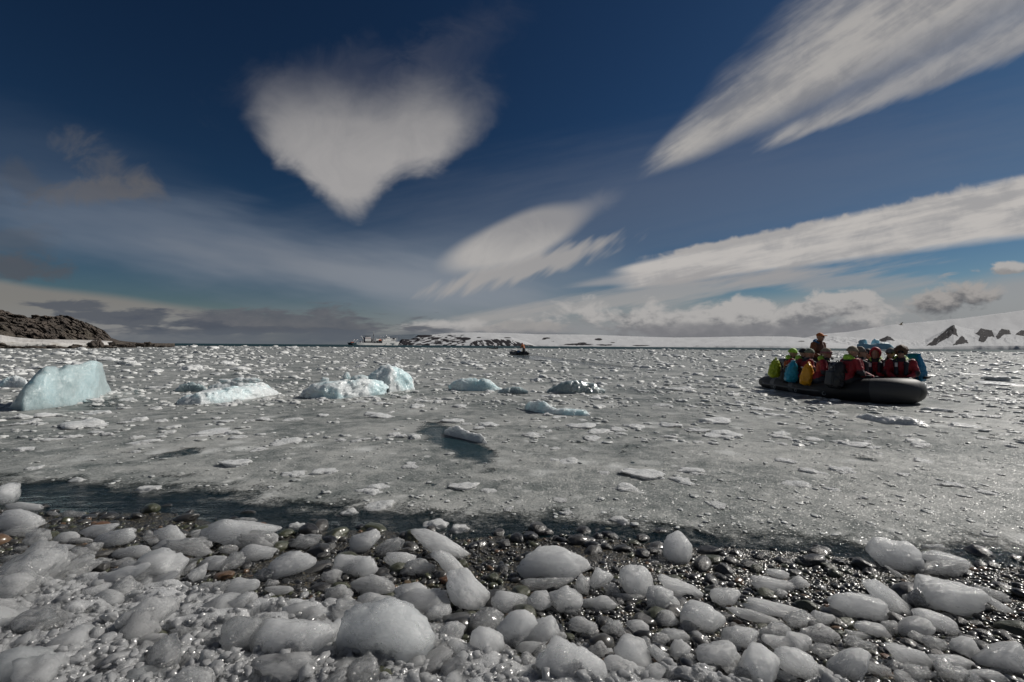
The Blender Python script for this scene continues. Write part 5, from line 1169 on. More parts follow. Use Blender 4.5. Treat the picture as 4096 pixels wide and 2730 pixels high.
    if hat[0] in ('beanie', 'cap', 'hoodup'):
        cut = {'beanie': 0.018, 'cap': 0.045, 'hoodup': -0.10}[hat[0]]
        def hat_f(P):
            q = rotz(P, he, turn)
            r = (0.098, 0.116, 0.122) if hat[0] != 'hoodup' else (0.120, 0.125, 0.15)
            d = ell(q, (0, -0.014, 0.030), r)
            if hat[0] == 'hoodup': return np.maximum(np.maximum(d, -ell(q, (0, 0.07, -0.01), (0.088, 0.12, 0.115))), cut - q[..., 2])
            d = np.maximum(d, cut - q[..., 2] - q[..., 1] * 0.12)
            if hat[0] == 'cap': d = np.minimum(d, np.maximum(ell(q, (0, 0.095, 0.055), (0.085, 0.10, 0.016)), -0.02 - q[..., 1]))
            else: d = np.minimum(d, np.maximum(ell(q, (0, -0.014, 0.030), (0.105, 0.123, 0.127)), np.abs(q[..., 2] - 0.043 + q[..., 1] * 0.12) - 0.024))
            return d
        h = link('hat' if hat[0] != 'hoodup' else 'raised_hood', nets('hat', hat_f, tuple(he - 0.2), tuple(he + (0.2, 0.24, 0.22)), 0.0125, 0.006), MAT[hat[1]], e)
        if len(hat) > 2:
            link('hat_band', nets('hat_band', lambda P: np.maximum(ell(rotz(P, he, turn), (0, -0.014, 0.030), (0.110, 0.128, 0.13)), np.abs(P[..., 2] - he[2] - 0.035) - 0.024), tuple(he - 0.18), tuple(he + 0.18), 0.0125), MAT[hat[2]], h)
    if hat[0] == 'hair' or hat[0] == 'band':
        puff = 0.045 if hat[0] == 'band' else 0.0
        def hair_f(P):
            q = rotz(P, he, turn)
            d = ell(q, (0, -0.024, 0.042 + puff * 0.5), (0.090 + puff, 0.105 + puff * 0.7, 0.108 + puff * 0.6))
            return np.maximum(np.maximum(d, -ell(q, (0, 0.13, -0.02), (0.085, 0.10, 0.10))), -0.03 - q[..., 2] - 0.3 * (0.05 - q[..., 1]))
        link('hair', nets('hair', hair_f, tuple(he - 0.22), tuple(he + 0.24), 0.0125, 0.03 if puff else 0.012, 8.0), MAT[hat[1]], e)
        if hat[0] == 'band': link('headband', nets('headband', lambda P: np.maximum(ell(rotz(P, he, turn), (0, -0.008, 0.03), (0.096, 0.116, 0.14)), np.abs(P[..., 2] - he[2] - 0.062) - 0.028), tuple(he - 0.18), tuple(he + 0.2), 0.0125), MAT['black_cloth'], e)
    if shades:
        def sh_f(P):
            q = rotz(P, he, turn); d = None
            for s in (-1, 1):
                k = np.minimum(ell(q, (s * 0.034, 0.094, 0.020), (0.031, 0.014, 0.022)), rcone(q, (s * 0.064, 0.082, 0.024), (s * 0.086, 0.0, 0.018), 0.006, 0.006)); d = k if d is None else np.minimum(d, k)
            return np.minimum(d, rcone(q, (-0.02, 0.102, 0.024), (0.02, 0.102, 0.024), 0.006, 0.006))
        link('sunglasses', nets('sunglasses', sh_f, tuple(he - 0.14), tuple(he + 0.15), 0.0085), MAT['glass_black'], e)
    return e

def dry_bag(loc, rot, size, mat, label, kind_='roll', group='bags in the loaded boat'):
    """a soft rucksack: swollen body creased by its load, rolled top, straps and buckle"""
    e = empty('dry_bag' if kind_ == 'roll' else 'backpack', loc); e.rotation_euler = rot; tag(e, label, 'bag', group)
    w, d, h = size
    def f(P):
        k = np.clip(P[..., 2] / h, 0, 1)
        tw = 1 - 0.10 * (1 - k) - (0.22 * k ** 3 if kind_ == 'roll' else 0.10 * k ** 2); td = 1 - (0.66 * k ** 3.2 if kind_ == 'roll' else 0.25 * k ** 3)
        q = P.copy(); q[..., 0] = P[..., 0] / tw; q[..., 1] = P[..., 1] / np.maximum(td, 0.15)
        return rbox(q, (0, 0, h / 2), (w / 2, d / 2, h / 2), min(w, d) * 0.36) * 0.75
    b = link('bag_body', nets('bag_body', f, (-w * 0.62, -d * 0.62, -0.03), (w * 0.62, d * 0.62, h + 0.04), 0.017, 0.03, h * 20 + w), mat, e)
    if kind_ == 'roll':
        link('roll_top', tube_mesh('roll_top', [(-w * 0.42, 0, h + 0.004), (-w * 0.2, 0.004, h + 0.016), (0, 0, h + 0.02), (w * 0.2, -0.004, h + 0.016), (w * 0.42, 0, h + 0.004)], 0.026, 10), mat, e)
    else:
        link('pocket', nets('pocket', lambda P: rbox(P, (0, -d * 0.50, h * 0.36), (w * 0.34, 0.05, h * 0.28), 0.035), (-w / 2, -d * 0.5 - 0.08, 0.02), (w / 2, -d * 0.5 + 0.08, h * 0.72), 0.018), mat, e)
        link('handle', tube_mesh('handle', [(-0.06, 0, h - 0.01), (-0.04, 0, h + 0.035), (0.04, 0, h + 0.035), (0.06, 0, h - 0.01)], 0.012, 8), MAT['black_cloth'], e)
    for s in (-1, 1):
        link('strap', tube_mesh('strap', [(s * w * 0.28, d * 0.38, h * 0.85), (s * w * 0.30, d * 0.62, h * 0.65), (s * w * 0.30, d * 0.62, h * 0.35), (s * w * 0.30, d * 0.45, h * 0.12)], 0.016, 8), MAT['black_cloth'], e)
    link('hip_belt', tube_mesh('hip_belt', [(-w * 0.5, d * 0.30, h * 0.16), (-w * 0.56, 0.0, h * 0.15), (-w * 0.50, -d * 0.34, h * 0.14)], 0.03, 8), MAT['black_cloth'], e)
    link('buckle', box_mesh('buckle', [((-0.03, -d * 0.5 - 0.012, h * 0.76), (0.03, -d * 0.5 + 0.05, h * 0.80))], 0.004), STEEL, e)
    return e

# ------------------------------------------------------------------ inflatable boats
BEAM, STRAIGHT, BOW, STERN, TUBE = 0.80, 0.75, 2.36, -2.45, 0.25
def rise(y): return 0.17 * np.clip((np.asarray(y) - 0.0) / 2.45, 0, 1) ** 1.8
def tube_path():
    ya = np.linspace(STERN, STRAIGHT, 30)
    t = np.linspace(0, np.pi / 2, 26)[1:]
    side = np.concatenate([np.stack([np.full(30, BEAM), ya], -1), np.stack([BEAM * np.cos(t) ** 0.85, STRAIGHT + (BOW - STRAIGHT) * np.sin(t) ** 0.95], -1)])
    full = np.concatenate([side, side[::-1][1:] * np.array([-1, 1])])
    return np.concatenate([full, (0.21 + rise(full[:, 1]))[:, None]], 1)
def build_boat(name, label, motor_up=False):
    e = empty(name); tag(e, label, 'boat', 'black inflatable boats')
    path = tube_path(); n = len(path)
    k = np.minimum(np.arange(n), n - 1 - np.arange(n)); rad = TUBE * np.interp(k, [0, 1, 3, 6, 60], [0.30, 0.62, 0.84, 1.0, 1.0]) * (1 + 0.20 * np.clip(path[:, 1] / 2.4, 0, 1))
    tube = link('tube', tube_mesh('tube', path, rad, 28), RUBBER, e)
    # seams and wear bands round the tube
    for i in (10, 19, 27, 40, n - 11, n - 20, n - 28):
        seg = path[i - 1:i + 2]; link('seam_band', tube_mesh('seam_band', seg, TUBE * 1.012, 28, caps=False), RUBBER2, tube)
    mid = n // 2; link('bow_patch', tube_mesh('bow_patch', path[mid - 9:mid + 4], rad[mid - 9:mid + 4] * 1.008, 28, caps=False), plain_mat('worn_rubber', (0.05, 0.05, 0.053), 0.6, 0.3, 4.0, 0.75), tube)
    for i in (14, 34, n - 15): link('valve', tube_mesh('valve', [path[i] + np.array([np.sign(path[i][0]) * TUBE * 0.70, 0, TUBE * 0.70]), path[i] + np.array([np.sign(path[i][0]) * TUBE * 0.76, 0, TUBE * 0.76])], 0.035, 10), MAT['grey_cloth'], tube)
    rub = path.copy(); c = np.array([0, 0.2]); out = rub[:, :2] - np.stack([rub[:, 0] * 0, np.minimum(rub[:, 1], STRAIGHT)], -1); out /= np.linalg.norm(out, axis=1)[:, None] + 1e-9
    rub[:, :2] += out * (TUBE * 1.0); rub[:, 2] -= 0.02
    link('rubbing_strake', tube_mesh('rubbing_strake', rub[5:-5], 0.028, 8), RUBBER2, e)
    topl = path.copy(); topl[:, 2] += TUBE + 0.015 + 0.012 * np.sin(np.arange(n) * 0.9); topl[:, :2] += out * 0.05
    link('grab_rope', tube_mesh('grab_rope', topl[8:-8], 0.015, 6), ROPE, e)
    for i in (12, 22, 32, 44, n - 13, n - 23, n - 33, n - 45):
        p = rub[i]; t = np.linspace(0, 2 * np.pi, 14); a = np.array([-out[i][1], out[i][0], 0])
        ring = p + np.array([*(out[i] * 0.03), -0.06]) + 0.045 * (np.cos(t)[:, None] * a + np.sin(t)[:, None] * np.array([0, 0, 1]))
        link('d_ring', tube_mesh('d_ring', ring, 0.007, 6), STEEL, tube)
    link('floor', box_mesh('floor', [((-0.60, -2.05, 0.06), (0.60, 1.6, 0.11))], 0.01), WOOD, e)
    ys = np.linspace(-2.1, 2.5, 30); hw = np.interp(ys, [-2.1, 0.9, 1.7, 2.2, 2.5], [0.66, 0.66, 0.52, 0.30, 0.04]); kz = np.interp(ys, [-2.1, 0.5, 1.6, 2.5], [-0.22, -0.24, -0.16, 0.14]); sz_ = 0.02 + rise(ys)
    kv = np.stack([np.stack([-hw, ys, sz_], -1), np.stack([-hw * 0.5, ys, (kz + sz_) / 2 - 0.02], -1), np.stack([hw * 0, ys, kz], -1), np.stack([hw * 0.5, ys, (kz + sz_) / 2 - 0.02], -1), np.stack([hw, ys, sz_], -1)], 1)
    link('keel_hull', mesh_from('keel_hull', kv.reshape(-1, 3), grid_faces(30, 5)), RUBBER, e)
    link('transom', box_mesh('transom', [((-0.62, -2.12, 0.02), (0.62, -2.05, 0.60))], 0.012), WOOD, e)
    m = link('outboard_motor', nets('outboard_motor', lambda P: smin(rbox(P, (0, -2.36, 0.82), (0.17, 0.24, 0.20), 0.09), rbox(P, (0, -2.34, 0.60), (0.13, 0.18, 0.08), 0.05), 0.04), (-0.24, -2.68, 0.46), (0.24, -2.06, 1.08), 0.022), plain_mat('cowling', (0.02, 0.021, 0.024), 0.25, 0.1, 8.0, 0.8, 0.5, 0.3), e)
    link('motor_leg', box_mesh('motor_leg', [((-0.05, -2.42, -0.28), (0.05, -2.24, 0.56)), ((-0.10, -2.62, -0.08), (0.10, -2.20, -0.05))], 0.012), MAT['navy_cloth'], m)
    link('tiller', tube_mesh('tiller', [(0, -2.15, 0.72), (0.02, -1.85, 0.80), (0.03, -1.55, 0.86)], 0.022, 8), MAT['black_cloth'], m)
    return e
def copy_tree(o, parent=None):
    c = o.copy(); COL.objects.link(c); c.parent = parent
    for ch in o.children: copy_tree(ch, c)
    return c
BOAT_TH = R(178.9); BOAT_O = Vector((9.44, 13.38, -0.03))
def boat_xy(x, y, th=BOAT_TH, o=BOAT_O):
    return Vector((o.x + x * math.cos(th) - y * math.sin(th), o.y + x * math.sin(th) + y * math.cos(th), o.z))
def along(x, px):
    """place along a side of the boat that shows at px"""
    lo, hi = -2.6, 2.6
    for _ in range(40):
        y = (lo + hi) / 2; p = boat_xy(x, y); q = to_px(np.array([p.x, p.y, 1.2]))[0]
        if q < px: lo = y
        else: hi = y
    return y
def loaded_boat():
    b = build_boat('inflatable_boat', 'black inflatable boat loaded with people in red jackets, at right'); b.location = BOAT_O; b.rotation_euler = (0, 0, BOAT_TH)
    link('yellow_scuff', chunk_mesh(3, 77, 4, 0.2, 'yellow_scuff'), MAT['lime_cloth'], b, loc=(0.44, 1.98, 0.565), scale=(0.045, 0.10, 0.02)).active_material = plain_mat('yellow_paint_rub', (0.45, 0.36, 0.05), 0.6)
    zt = 0.42
    near, far = BEAM + 0.02, -BEAM - 0.02
    def seat(side, px, face, **kw):
        y = along(side, px); p = boat_xy(side, y); p.z += zt + float(rise(y)) * 0.8
        base = R(90) if side > 0 else R(-90)          # facing the middle of the boat
        return person(p, BOAT_TH + base + R(face), scale=1.10, **kw), p, BOAT_TH + base + R(face)
    def back(p, yaw, size, key, text, kind_='roll', off=0.24, drop=-0.10, tilt=0.12):
        d = Vector((-math.sin(yaw), math.cos(yaw), 0)); q = p - d * off; q.z = p.z + drop
        return dry_bag(q, (-tilt, 0, yaw), size, DRY[key], text, kind_)
    _, p, y = seat(near, 3146, -25, label='person mostly hidden behind the lime dry bag, lime cap showing', hat=('beanie', 'lime_cloth'), shades=False, lean=0.12)
    back(p, y, (0.38, 0.33, 0.60), 'lime', 'lime green dry bag on the back of the rearmost person', off=0.36, drop=0.02)
    _, p, y = seat(near, 3180, -35, label='person in a black cap and red jacket with lime hood, near the stern', hat=('beanie', 'black_cloth'), shades=False, lean=0.20)
    back(p, y, (0.34, 0.24, 0.52), 'black', 'small plain black backpack next to the cyan dry bag', 'pack', off=0.24, drop=-0.10)
    _, p, y = seat(near, 3212, -15, label='person in a mottled grey-green beanie behind the cyan dry bag', hat=('beanie', 'green_grey_cloth'), shades=False, lean=0.12, hood=None)
    back(p, y, (0.38, 0.33, 0.62), 'cyan', 'cyan blue dry bag between a black and a yellow bag', off=0.33, drop=-0.06)
    seat(far, 3262, 40, label='person in a pale green hat, only the hat showing behind the pink-banded beanie', hat=('beanie', 'green_grey_cloth', 'lime_cloth'), shades=False, lean=0.05)
    _, p, y = seat(near, 3280, -40, label='person in profile wearing a brown beanie with a pink band', hat=('beanie', 'tan_cloth', 'pink_cloth'), shades=True, lean=0.08, trousers='navy_cloth', turn=0.0)
    back(p, y, (0.36, 0.32, 0.62), 'amber', 'amber yellow dry bag with a black strap pad', off=0.34, drop=-0.10)
    _, p, y = seat(near, 3381, 0, label='person seen from behind in a tan beanie with a lime hood', hat=('beanie', 'tan_cloth'), shades=False, lean=0.14)
    back(p, y, (0.42, 0.28, 0.68), 'black', 'big shiny black backpack at the middle of the boat', 'pack', off=0.28, drop=-0.14)
    seat(near - 0.35, 3417, -35, label='bareheaded grey-haired person in dark sunglasses facing right', hat=('hair', 'grey_hair'), lean=0.06, hood=None, turn=R(-5))
    seat(far, 3480, 35, label='person in a black beanie, head turned left, behind the red hood', hat=('beanie', 'black_cloth'), shades=False, lean=0.04, hood=None, turn=R(30))
    seat(far + 0.18, 3506, 45, label='person with a red hood up over a black cap', hat=('hoodup', 'red_cloth'), shades=False, lean=0.16, hood='lime_cloth')
    seat(far, 3566, 42, label='person in a grey beanie, sunglasses and black neck gaiter', hat=('beanie', 'grey_cloth'), lean=0.02, hood=None, gaiter='black_cloth')
    _, p, y = seat(far + 0.05, 3604, 50, label='curly-haired person in a black headband and sunglasses near the bow', hat=('band', 'brown_hair'), lean=0.05)
    q = boat_xy(far - 0.38, along(far - 0.38, 3672)); q.z = 0.50; dry_bag(q, (-0.16, 0.05, BOAT_TH + R(-80)), (0.44, 0.28, 0.70), DRY['blue'], 'blue dry bag hanging outside the tube by the bow')
    q = boat_xy(-0.25, -1.75); q.z = 0.08
    person(boat_xy(-0.30, along(-0.30, 3264)) + Vector((0, 0, 0.15)), BOAT_TH + R(20), 'boat driver standing at the stern in an orange cap and rust jacket', pose='stand', lean=0.06, turn=R(45), jacket='rust', hat=('cap', 'orange_cloth'), hood='blue_cloth', vest=False, shades=True)
    return b
def rope_coil(loc, label):
    pts = []
    for k in range(120):
        a = k * 0.33; r = 0.16 + 0.05 * math.sin(k * 0.21); pts.append((r * math.cos(a), r * 0.8 * math.sin(a), 0.02 + 0.05 * abs(math.sin(k * 0.13)) + 0.0006 * k))
    o = link('rope_coil', tube_mesh('rope_coil', pts, 0.016, 6), MAT['black_cloth'], loc=loc); tag(o, label, 'rope')
main_boat = loaded_boat()
rope_coil(tuple(boat_xy(0.45, 1.75) + Vector((0, 0, 0.60))), 'coil of black mooring rope lying on the bow of the loaded boat')

def far_boats():
    # the boat under way in mid distance, seen from its stern
    p = on_water(2076, 1421); th = R(17.0)
    b = copy_tree(main_boat); b.location = (p.x, p.y + 2.2, -0.03); b.rotation_euler = (0, 0, th); b.name = 'inflatable_boat'
    b['label'] = 'black inflatable boat seen from its stern, steered by one person in orange'
    for ch in list(b.children):
        if ch.name.startswith('yellow_scuff'): bpy.data.objects.remove(ch)
    O = Vector(b.location); at = lambda x, y, z: Vector((O.x + x * math.cos(th) - y * math.sin(th), O.y + x * math.sin(th) + y * math.cos(th), z))
    person(at(0.22, -1.75, 0.10), th + R(28), 'boat driver in an orange jacket and red beanie standing at the motor', pose='stand', lean=0.26, turn=R(10), jacket='orange', hat=('beanie', 'red_cloth'), hood='orange_cloth', vest=False, shades=False, group='lone boat drivers', trousers='navy_cloth')
    e = empty('drum', at(-0.28, -1.0, 0.10)); tag(e, 'blue plastic drum inside the boat steered by one person', 'drum')
    link('drum_body', tube_mesh('drum_body', [(0, 0, 0), (0, 0, 0.02), (0, 0, 0.25), (0, 0, 0.27), (0, 0, 0.52), (0, 0, 0.56)], [0.20, 0.24, 0.24, 0.25, 0.24, 0.20], 20), plain_mat('blue_plastic', (0.02, 0.13, 0.38), 0.4), e)
    link('lid', tube_mesh('lid', [(0, 0, 0.555), (0, 0, 0.60)], [0.21, 0.20], 20), MAT['black_cloth'], e)
    e = empty('fuel_can', at(0.06, -1.45, 0.11), th); tag(e, 'red fuel can beside the blue drum', 'fuel can')
    link('can_body', box_mesh('can_body', [((-0.17, -0.12, 0), (0.17, 0.12, 0.34))], 0.04), plain_mat('red_plastic', (0.48, 0.02, 0.02), 0.4), e)
    link('can_handle', tube_mesh('can_handle', [(-0.1, 0, 0.33), (-0.08, 0, 0.40), (0.08, 0, 0.40), (0.1, 0, 0.33)], 0.018, 8), MAT['red_cloth'], e)
    # two more far out at the ice edge
    for px, py, th2, lab, plab in ((1969, 1390.5, R(70), 'tiny black inflatable boat at the ice edge below the rocky cape', 'tiny dark figure in the far boat below the rocky cape'),
                                   (3063, 1397.5, R(-80), 'tiny dark boat at the ice edge left of the loaded boat', 'tiny dark figure in the far boat left of the loaded boat')):
        p = at_depth(px, py, 195.0); c = copy_tree(b); c.location = (p.x, p.y, -0.05); c.rotation_euler = (0, 0, th2); c['label'] = lab
        q = Vector((p.x, p.y, 0.1)) + Vector((math.sin(th2) * 1.2, -math.cos(th2) * 1.2, 0))
        person(q, th2 + 0.4, plab, pose='stand' if px < 2500 else 'sit', lean=0.2, jacket='dark', hat=('beanie', 'red_cloth'), hood=None, vest=False, shades=False, group='lone boat drivers', hands=False)
far_boats()

# ------------------------------------------------------------------ the ship
def build_ship():
    white = plain_mat('white_paint', (0.90, 0.89, 0.86), 0.45, 0.05, 0.4, 0.93); dark = plain_mat('ship_dark', (0.03, 0.032, 0.04), 0.5); orange = plain_mat('lifeboat_orange', (0.70, 0.13, 0.03), 0.4); blue = plain_mat('funnel_navy_and_shade', (0.015, 0.025, 0.07), 0.5); red = plain_mat('funnel_red', (0.40, 0.03, 0.03), 0.5); teal = plain_mat('stern_shade_teal', (0.03, 0.07, 0.085), 0.5); grey = plain_mat('ship_grey', (0.34, 0.35, 0.37), 0.6)
    p = at_depth(1399, 1384, 1210.0); ph = R(48.0)
    e = empty('expedition_ship', (p.x, p.y, 0)); e.rotation_euler = (0, 0, ph)
    tag(e, 'white expedition ship with dark stern and orange lifeboat on the horizon', 'ship')
    L = 155.0; K = L / 2055.0; KZ = 118.0 / 2055.0
    zx = lambda x: (x - 75) * K
    zz = lambda y: (660 - y) * KZ
    xs = (L / 121.0) * np.array([0, 2, 6, 14, 30, 60, 85, 100, 110, 116, 119, 121.0]); x1 = xs * 121.0 / L; deck = np.interp(x1, [0, 14, 16, 95, 106, 121], [7.0, 7.0, 6.2, 6.2, 7.5, 10.4])
    half = np.interp(x1, [0, 6, 30, 85, 100, 110, 116, 121], [7.6, 8.4, 9.1, 9.1, 7.6, 4.6, 2.2, 0.15]); wl = np.interp(x1, [0, 6, 14, 30, 85, 100, 110, 116, 121], [0.5, 5.0, 7.4, 9.0, 8.8, 5.6, 2.0, 0.3, 0.05]); xb = np.interp(x1, [0, 6, 110, 121], [4.5, 7.0, 109, 116.5]) * L / 121.0
    V = []
    for i in range(len(xs)):
        for t in np.linspace(0, 1, 7): V.append((xb[i] + (xs[i] - xb[i]) * t, -(wl[i] + (half[i] - wl[i]) * t ** 0.7), -0.6 + (deck[i] + 0.6) * t))
        for t in np.linspace(1, 0, 7): V.append((xb[i] + (xs[i] - xb[i]) * t, (wl[i] + (half[i] - wl[i]) * t ** 0.7), -0.6 + (deck[i] + 0.6) * t))
    F = grid_faces(len(xs), 14, True)
    hull = link('hull', mesh_from('hull', V, F[:, ::-1], smooth=False), white, e)
    link('stern_plate', prism_mesh('stern_plate', [(-7.4, 7.2), (7.4, 7.2), (4.0, 0.0), (-4.0, 0.0)], -0.6, -0.1, 0), teal, hull).rotation_euler = (0, R(-20), 0)  # dark teal here and on the quarter sheet paints in the stern's shade
    link('stern_shade_sheet', prism_mesh('stern_shade_sheet', [(0.2, 6.9), (15.0, 6.9), (12.0, 0.4), (5.2, 0.4)], -9.35, -9.0, 1), teal, hull)
    link('waterline', prism_mesh('waterline', [(5, -0.3), (115, -0.3), (115, 0.5), (5, 0.5)], -9.2, -9.12, 1), dark, hull)
    link('gangway', prism_mesh('gangway', [(zx(1480), zz(540)), (zx(1500), zz(540)), (zx(1405), zz(655)), (zx(1375), zz(655))], -10.0, -9.3, 1), grey, e)
    def blk(name, x0, x1, y0, y1, w, m, par=e, bev=0.15): return link(name, box_mesh(name, [((zx(x0), -w, zz(y1)), (zx(x1), w, zz(y0)))], bev), m, par)
    s = blk('superstructure', 1310, 1880, 425, 558, 8.6, white); s2 = blk('upper_deck', 1340, 1870, 372, 426, 8.0, white); br = blk('bridge', 1450, 1905, 302, 373, 7.6, white); blk('top_house', 1550, 1670, 240, 303, 4.0, white); blk('bridge_roof', 1470, 1860, 292, 301, 7.8, grey)
    blk('wheelhouse_front', 1760, 1850, 290, 360, 7.9, dark); blk('aft_house', 1220, 1452, 296, 372, 6.5, grey); blk('deck_house', 945, 1225, 340, 470, 7.0, grey); blk('deck_house', 1060, 1222, 342, 450, 7.4, white); blk('main_deck_house', 610, 1330, 470, 552, 7.4, dark); blk('side_rail', 345, 900, 543, 556, 9.1, white)
    for x in range(1345, 1660, 42): blk('window', x, x + 16, 470, 484, 8.66, dark, s, 0)
    for x in (1700, 1760, 1778, 1840): blk('window', x, x + 14, 470, 484, 8.66, dark, s, 0)
    for x in range(1345, 1500, 40): blk('window', x, x + 18, 532, 546, 8.66, dark, s, 0)
    for x in (1368, 1440, 1500, 1552, 1585, 1652): blk('window', x, x + 16, 400, 416, 8.06, dark, s2, 0)
    blk('window', 1690, 1864, 386, 418, 8.06, dark, s2, 0)
    for x in (1465, 1482, 1520, 1545, 1572, 1655, 1695, 1738): blk('window', x, x + 14, 326, 346, 7.66, dark, br, 0)
    f = blk('funnel', 640, 868, 280, 500, 4.6, white); blk('funnel_painted_shade', 612, 640, 286, 540, 4.4, blue); blk('funnel_stripe', 642, 870, 308, 322, 4.64, red, f, 0); blk('funnel_stripe', 642, 870, 322, 338, 4.64, blue, f, 0); blk('funnel_louvre', 696, 832, 408, 420, 4.64, dark, f, 0)  # navy block on the left paints in the funnel's shaded face; stripes are paint
    blk('funnel_top', 690, 865, 244, 282, 3.4, grey, f); link('exhaust_deck', prism_mesh('exhaust_deck', [(zx(612), zz(236)), (zx(880), zz(216)), (zx(880), zz(200)), (zx(650), zz(206))], -4.8, 4.8, 1), dark, f)
    lb = link('lifeboat', nets('lifeboat', lambda P: np.maximum(ell(P, (0, 0, 0), (4.3, 1.7, 2.0)), -1.5 - P[..., 2]), (-5, -2.2, -2.4), (5, 2.2, 2.4), 0.45), orange, e, loc=(zx(1212), -8.6, zz(413)))
    for x in (1150, 1275): link('davit', tube_mesh('davit', [(zx(x), -7.5, zz(520)), (zx(x), -8.2, zz(440)), (zx(x), -9.2, zz(372))], 0.35, 6), white, e)
    m = link('mast', tube_mesh('mast', [(zx(985), 0, zz(345)), (zx(1008), 0, zz(-20))], 0.55, 6), grey, e); link('mast_leg', tube_mesh('mast_leg', [(zx(1036), 0, zz(345)), (zx(1014), 0, zz(-20))], 0.55, 6), grey, m)
    for i in range(9): link('mast_rung', tube_mesh('mast_rung', [(zx(985 + i * 2.6), 0, zz(335 - i * 38)), (zx(1036 - i * 2.6), 0, zz(310 - i * 38))], 0.2, 5), grey if i % 3 else dark, m)
    def ball(x, y, r, y0):
        o = link('radome', chunk_mesh(4, 5, 0, 0.0, 'radome'), white, e, loc=(zx(x), -1.5, zz(y)), scale=(r, r, r)); pl = link('radome_post', tube_mesh('radome_post', [(zx(x), -1.5, zz(y0)), (zx(x), -1.5, zz(y))], 0.4, 6), grey, e)
    ball(1522, 185, 2.1, 300); ball(1405, 210, 1.15, 300); ball(1302, 238, 1.05, 300); ball(1580, 205, 0.7, 300)
    link('foremast', tube_mesh('foremast', [(zx(2012), 0, zz(530)), (zx(2012), 0, zz(245))], 0.4, 6), white, e); link('foredeck_crane', tube_mesh('foredeck_crane', [(zx(1900), 0, zz(530)), (zx(1960), 0, zz(470)), (zx(2140), 0, zz(478))], 0.6, 6), grey, e)
    c = link('stern_crane', tube_mesh('stern_crane', [(zx(590), -3, zz(545)), (zx(585), -3, zz(395)), (zx(505), -3, zz(235))], 0.7, 6), white, e); link('crane_jib', tube_mesh('crane_jib', [(zx(500), -3, zz(235)), (zx(480), -3, zz(238)), (zx(438), -3, zz(380))], 0.6, 6), white, c)
    for yy in (-6, 6): link('stern_gantry', tube_mesh('stern_gantry', [(zx(228), yy, zz(535)), (zx(268), yy, zz(430)), (zx(330), yy, zz(395))], 0.5, 6), white, e)
    link('gantry_beam', tube_mesh('gantry_beam', [(zx(330), -6, zz(393)), (zx(330), 6, zz(393))], 0.5, 6), grey, e)
    for x, c_ in ((120, orange), (170, orange)): blk('deck_container', x, x + 40, 512, 540, 3.0, c_)
    for x, w_ in ((480, 60), (560, 40), (900, 40)): blk('deck_gear', x, x + w_, 450, 545, 3.5, grey)
    for x in (905, 1020): link('side_frame', tube_mesh('side_frame', [(zx(x), -9.0, zz(450)), (zx(x + 22), -9.2, zz(545))], 0.4, 6), white, e)
build_ship()

# ------------------------------------------------------------------ far iceberg, skua, shore rocks
def far_berg():
    d = 900.0
    m, T = material('berg_ice'); P = T.coord('Object'); n = T.noise(P, 0.08, 5.0, 0.6); n2 = T.noise(P, 0.3, 4.0, 0.6)
    T.out(T.pbr(color=T.mix(n, (0.26, 0.47, 0.58), (0.42, 0.62, 0.70)), rough=0.5, normal=T.bump(n2, 0.6, 1.0)))
    e = empty('iceberg', at_depth(3500, 1397, d)); e.location.z = 0; tag(e, 'blue shaded iceberg with two towers behind the people in the boat', 'iceberg')
    def piece(name, prof, dd, th, seed):
        px = np.linspace(prof[0][0], prof[-1][0], 90); top = np.interp(px, [p[0] for p in prof], [p[1] for p in prof]) + 1.2 * fbm(np.stack([px / 9, px * 0, px * 0 + seed], -1), 3, seed)
        H = (horizon_py(px) - top) / FPX * dd + CAM_H
        v = np.linspace(0, 1, 24); dep = -np.cos(np.pi * v); zz = np.minimum(np.sin(np.pi * v) * 2.2, 1.0)
        s = np.linspace(0, 1, 90); tw = th * np.sin(np.pi * np.clip(s, 0.02, 0.98)) ** 0.4
        Yv = dd + dep[None] * tw[:, None] / 2 - (s[:, None] - 0.5) * th * 0.5; X = (px[:, None] - 2048) / FPX * Yv
        Pz = zz[None] * (H + 3)[:, None] - 3
        Pt = np.stack([X, Yv, Pz], -1); Pt[..., 1] += 2.5 * fbm(Pt * 0.12, 3, seed)
        o = link(name, mesh_from(name, Pt.reshape(-1, 3) - np.array(e.location), grid_faces(90, 24)), m, e); return o
    piece('berg_body', [(3428, 1378), (3445, 1374), (3460, 1376), (3480, 1378), (3505, 1376), (3530, 1372), (3550, 1373), (3566, 1382), (3578, 1396)], d, 40, 3.0)
    piece('berg_tower', [(3434, 1366), (3438, 1362), (3455, 1359), (3466, 1360), (3470, 1376)], d + 22, 22, 5.0)
    piece('berg_tower', [(3484, 1374), (3490, 1362), (3498, 1356), (3506, 1360), (3516, 1361), (3520, 1374)], d + 22, 20, 6.0)
far_berg()
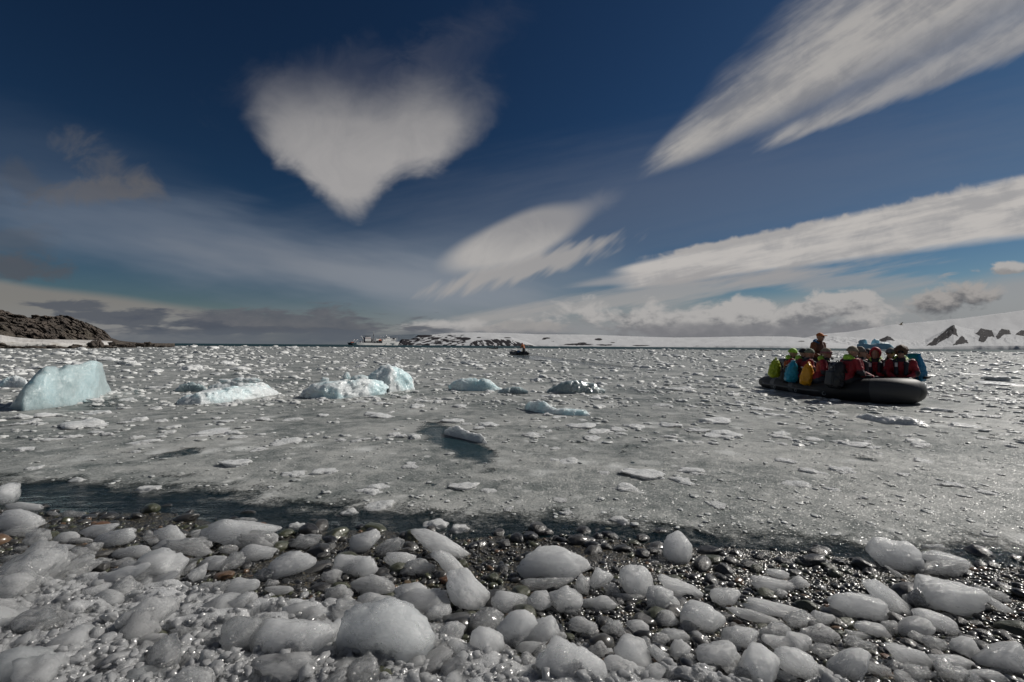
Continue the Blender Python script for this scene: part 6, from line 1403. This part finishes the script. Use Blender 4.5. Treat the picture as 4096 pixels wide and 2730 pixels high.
def skua():
    e = empty('seabird', at_depth(3603, 1300, 60.0)); tag(e, 'small dark seabird gliding above the snow slope at right', 'bird')
    link('bird_body', nets('bird_body', lambda P: smin(ell(P, (0, 0, 0), (0.055, 0.17, 0.05)), smin(ell(P, (0, 0.18, 0.02), (0.035, 0.05, 0.035)), ell(P, (0, -0.2, 0.0), (0.05, 0.09, 0.012)), 0.03), 0.04), (-0.1, -0.34, -0.1), (0.1, 0.3, 0.1), 0.02), MAT['tan_cloth'], e)
    for s in (-1, 1): link('wing', prism_mesh('wing', [(s * 0.02, 0.09), (s * 0.30, 0.13), (s * 0.62, -0.06), (s * 0.28, -0.05), (s * 0.02, -0.09)], -0.008, 0.008, 2), MAT['tan_cloth'], e).rotation_euler = (0, -s * 0.35, 0)
    e.rotation_euler = (0.1, 0.25, R(70))
skua()
def shore_rocks():
    shapes = [chunk_mesh(4, 3000 + i, 11, 0.16, 'shore_rock') for i in range(8)]
    rows = [(12, 1383, 60, 22), (70, 1390, 55, 12), (130, 1391, 60, 12), (205, 1391, 44, 20), (240, 1392, 50, 14), (290, 1389, 40, 12), (335, 1392, 50, 10), (372, 1378, 34, 30), (402, 1375, 26, 26), (375, 1391, 34, 12), (425, 1388, 44, 14), (455, 1376, 40, 18), (490, 1383, 40, 14), (520, 1381, 34, 13), (560, 1380, 44, 15), (592, 1378, 30, 18), (618, 1381, 26, 12), (645, 1385, 36, 8), (672, 1387, 30, 7), (520, 1391, 50, 7), (440, 1393, 40, 7), (165, 1392, 50, 8), (-40, 1385, 80, 26), (310, 1383, 30, 10), (470, 1391, 34, 8)]
    for i, (px, py, w, h) in enumerate(rows):
        d = np.interp(px, [-100, 0, 200, 400, 560, 700], [92, 96, 102, 114, 138, 162]) - 2; p = at_depth(px, py - h * 0.2, d); k = d / FPX
        o = link('shore_rock', shapes[i % 8], M['rock'], loc=(p.x, p.y, max(p.z - h * 0.25 * k, 0.0)), rot=(0, 0, i * 1.3), scale=(w / 2 * k * 1.1, w / 2 * k, h * 0.62 * k))
        tag(o, ('big squarish dark boulder at the end of the snow bank' if (w, h) == (34, 30) else f'dark wet rock along the waterline of the rocky point, {"below the snow bank" if px < 400 else "on its outer tip"}'), 'rock', 'rocks along the foot of the rocky point')
shore_rocks()
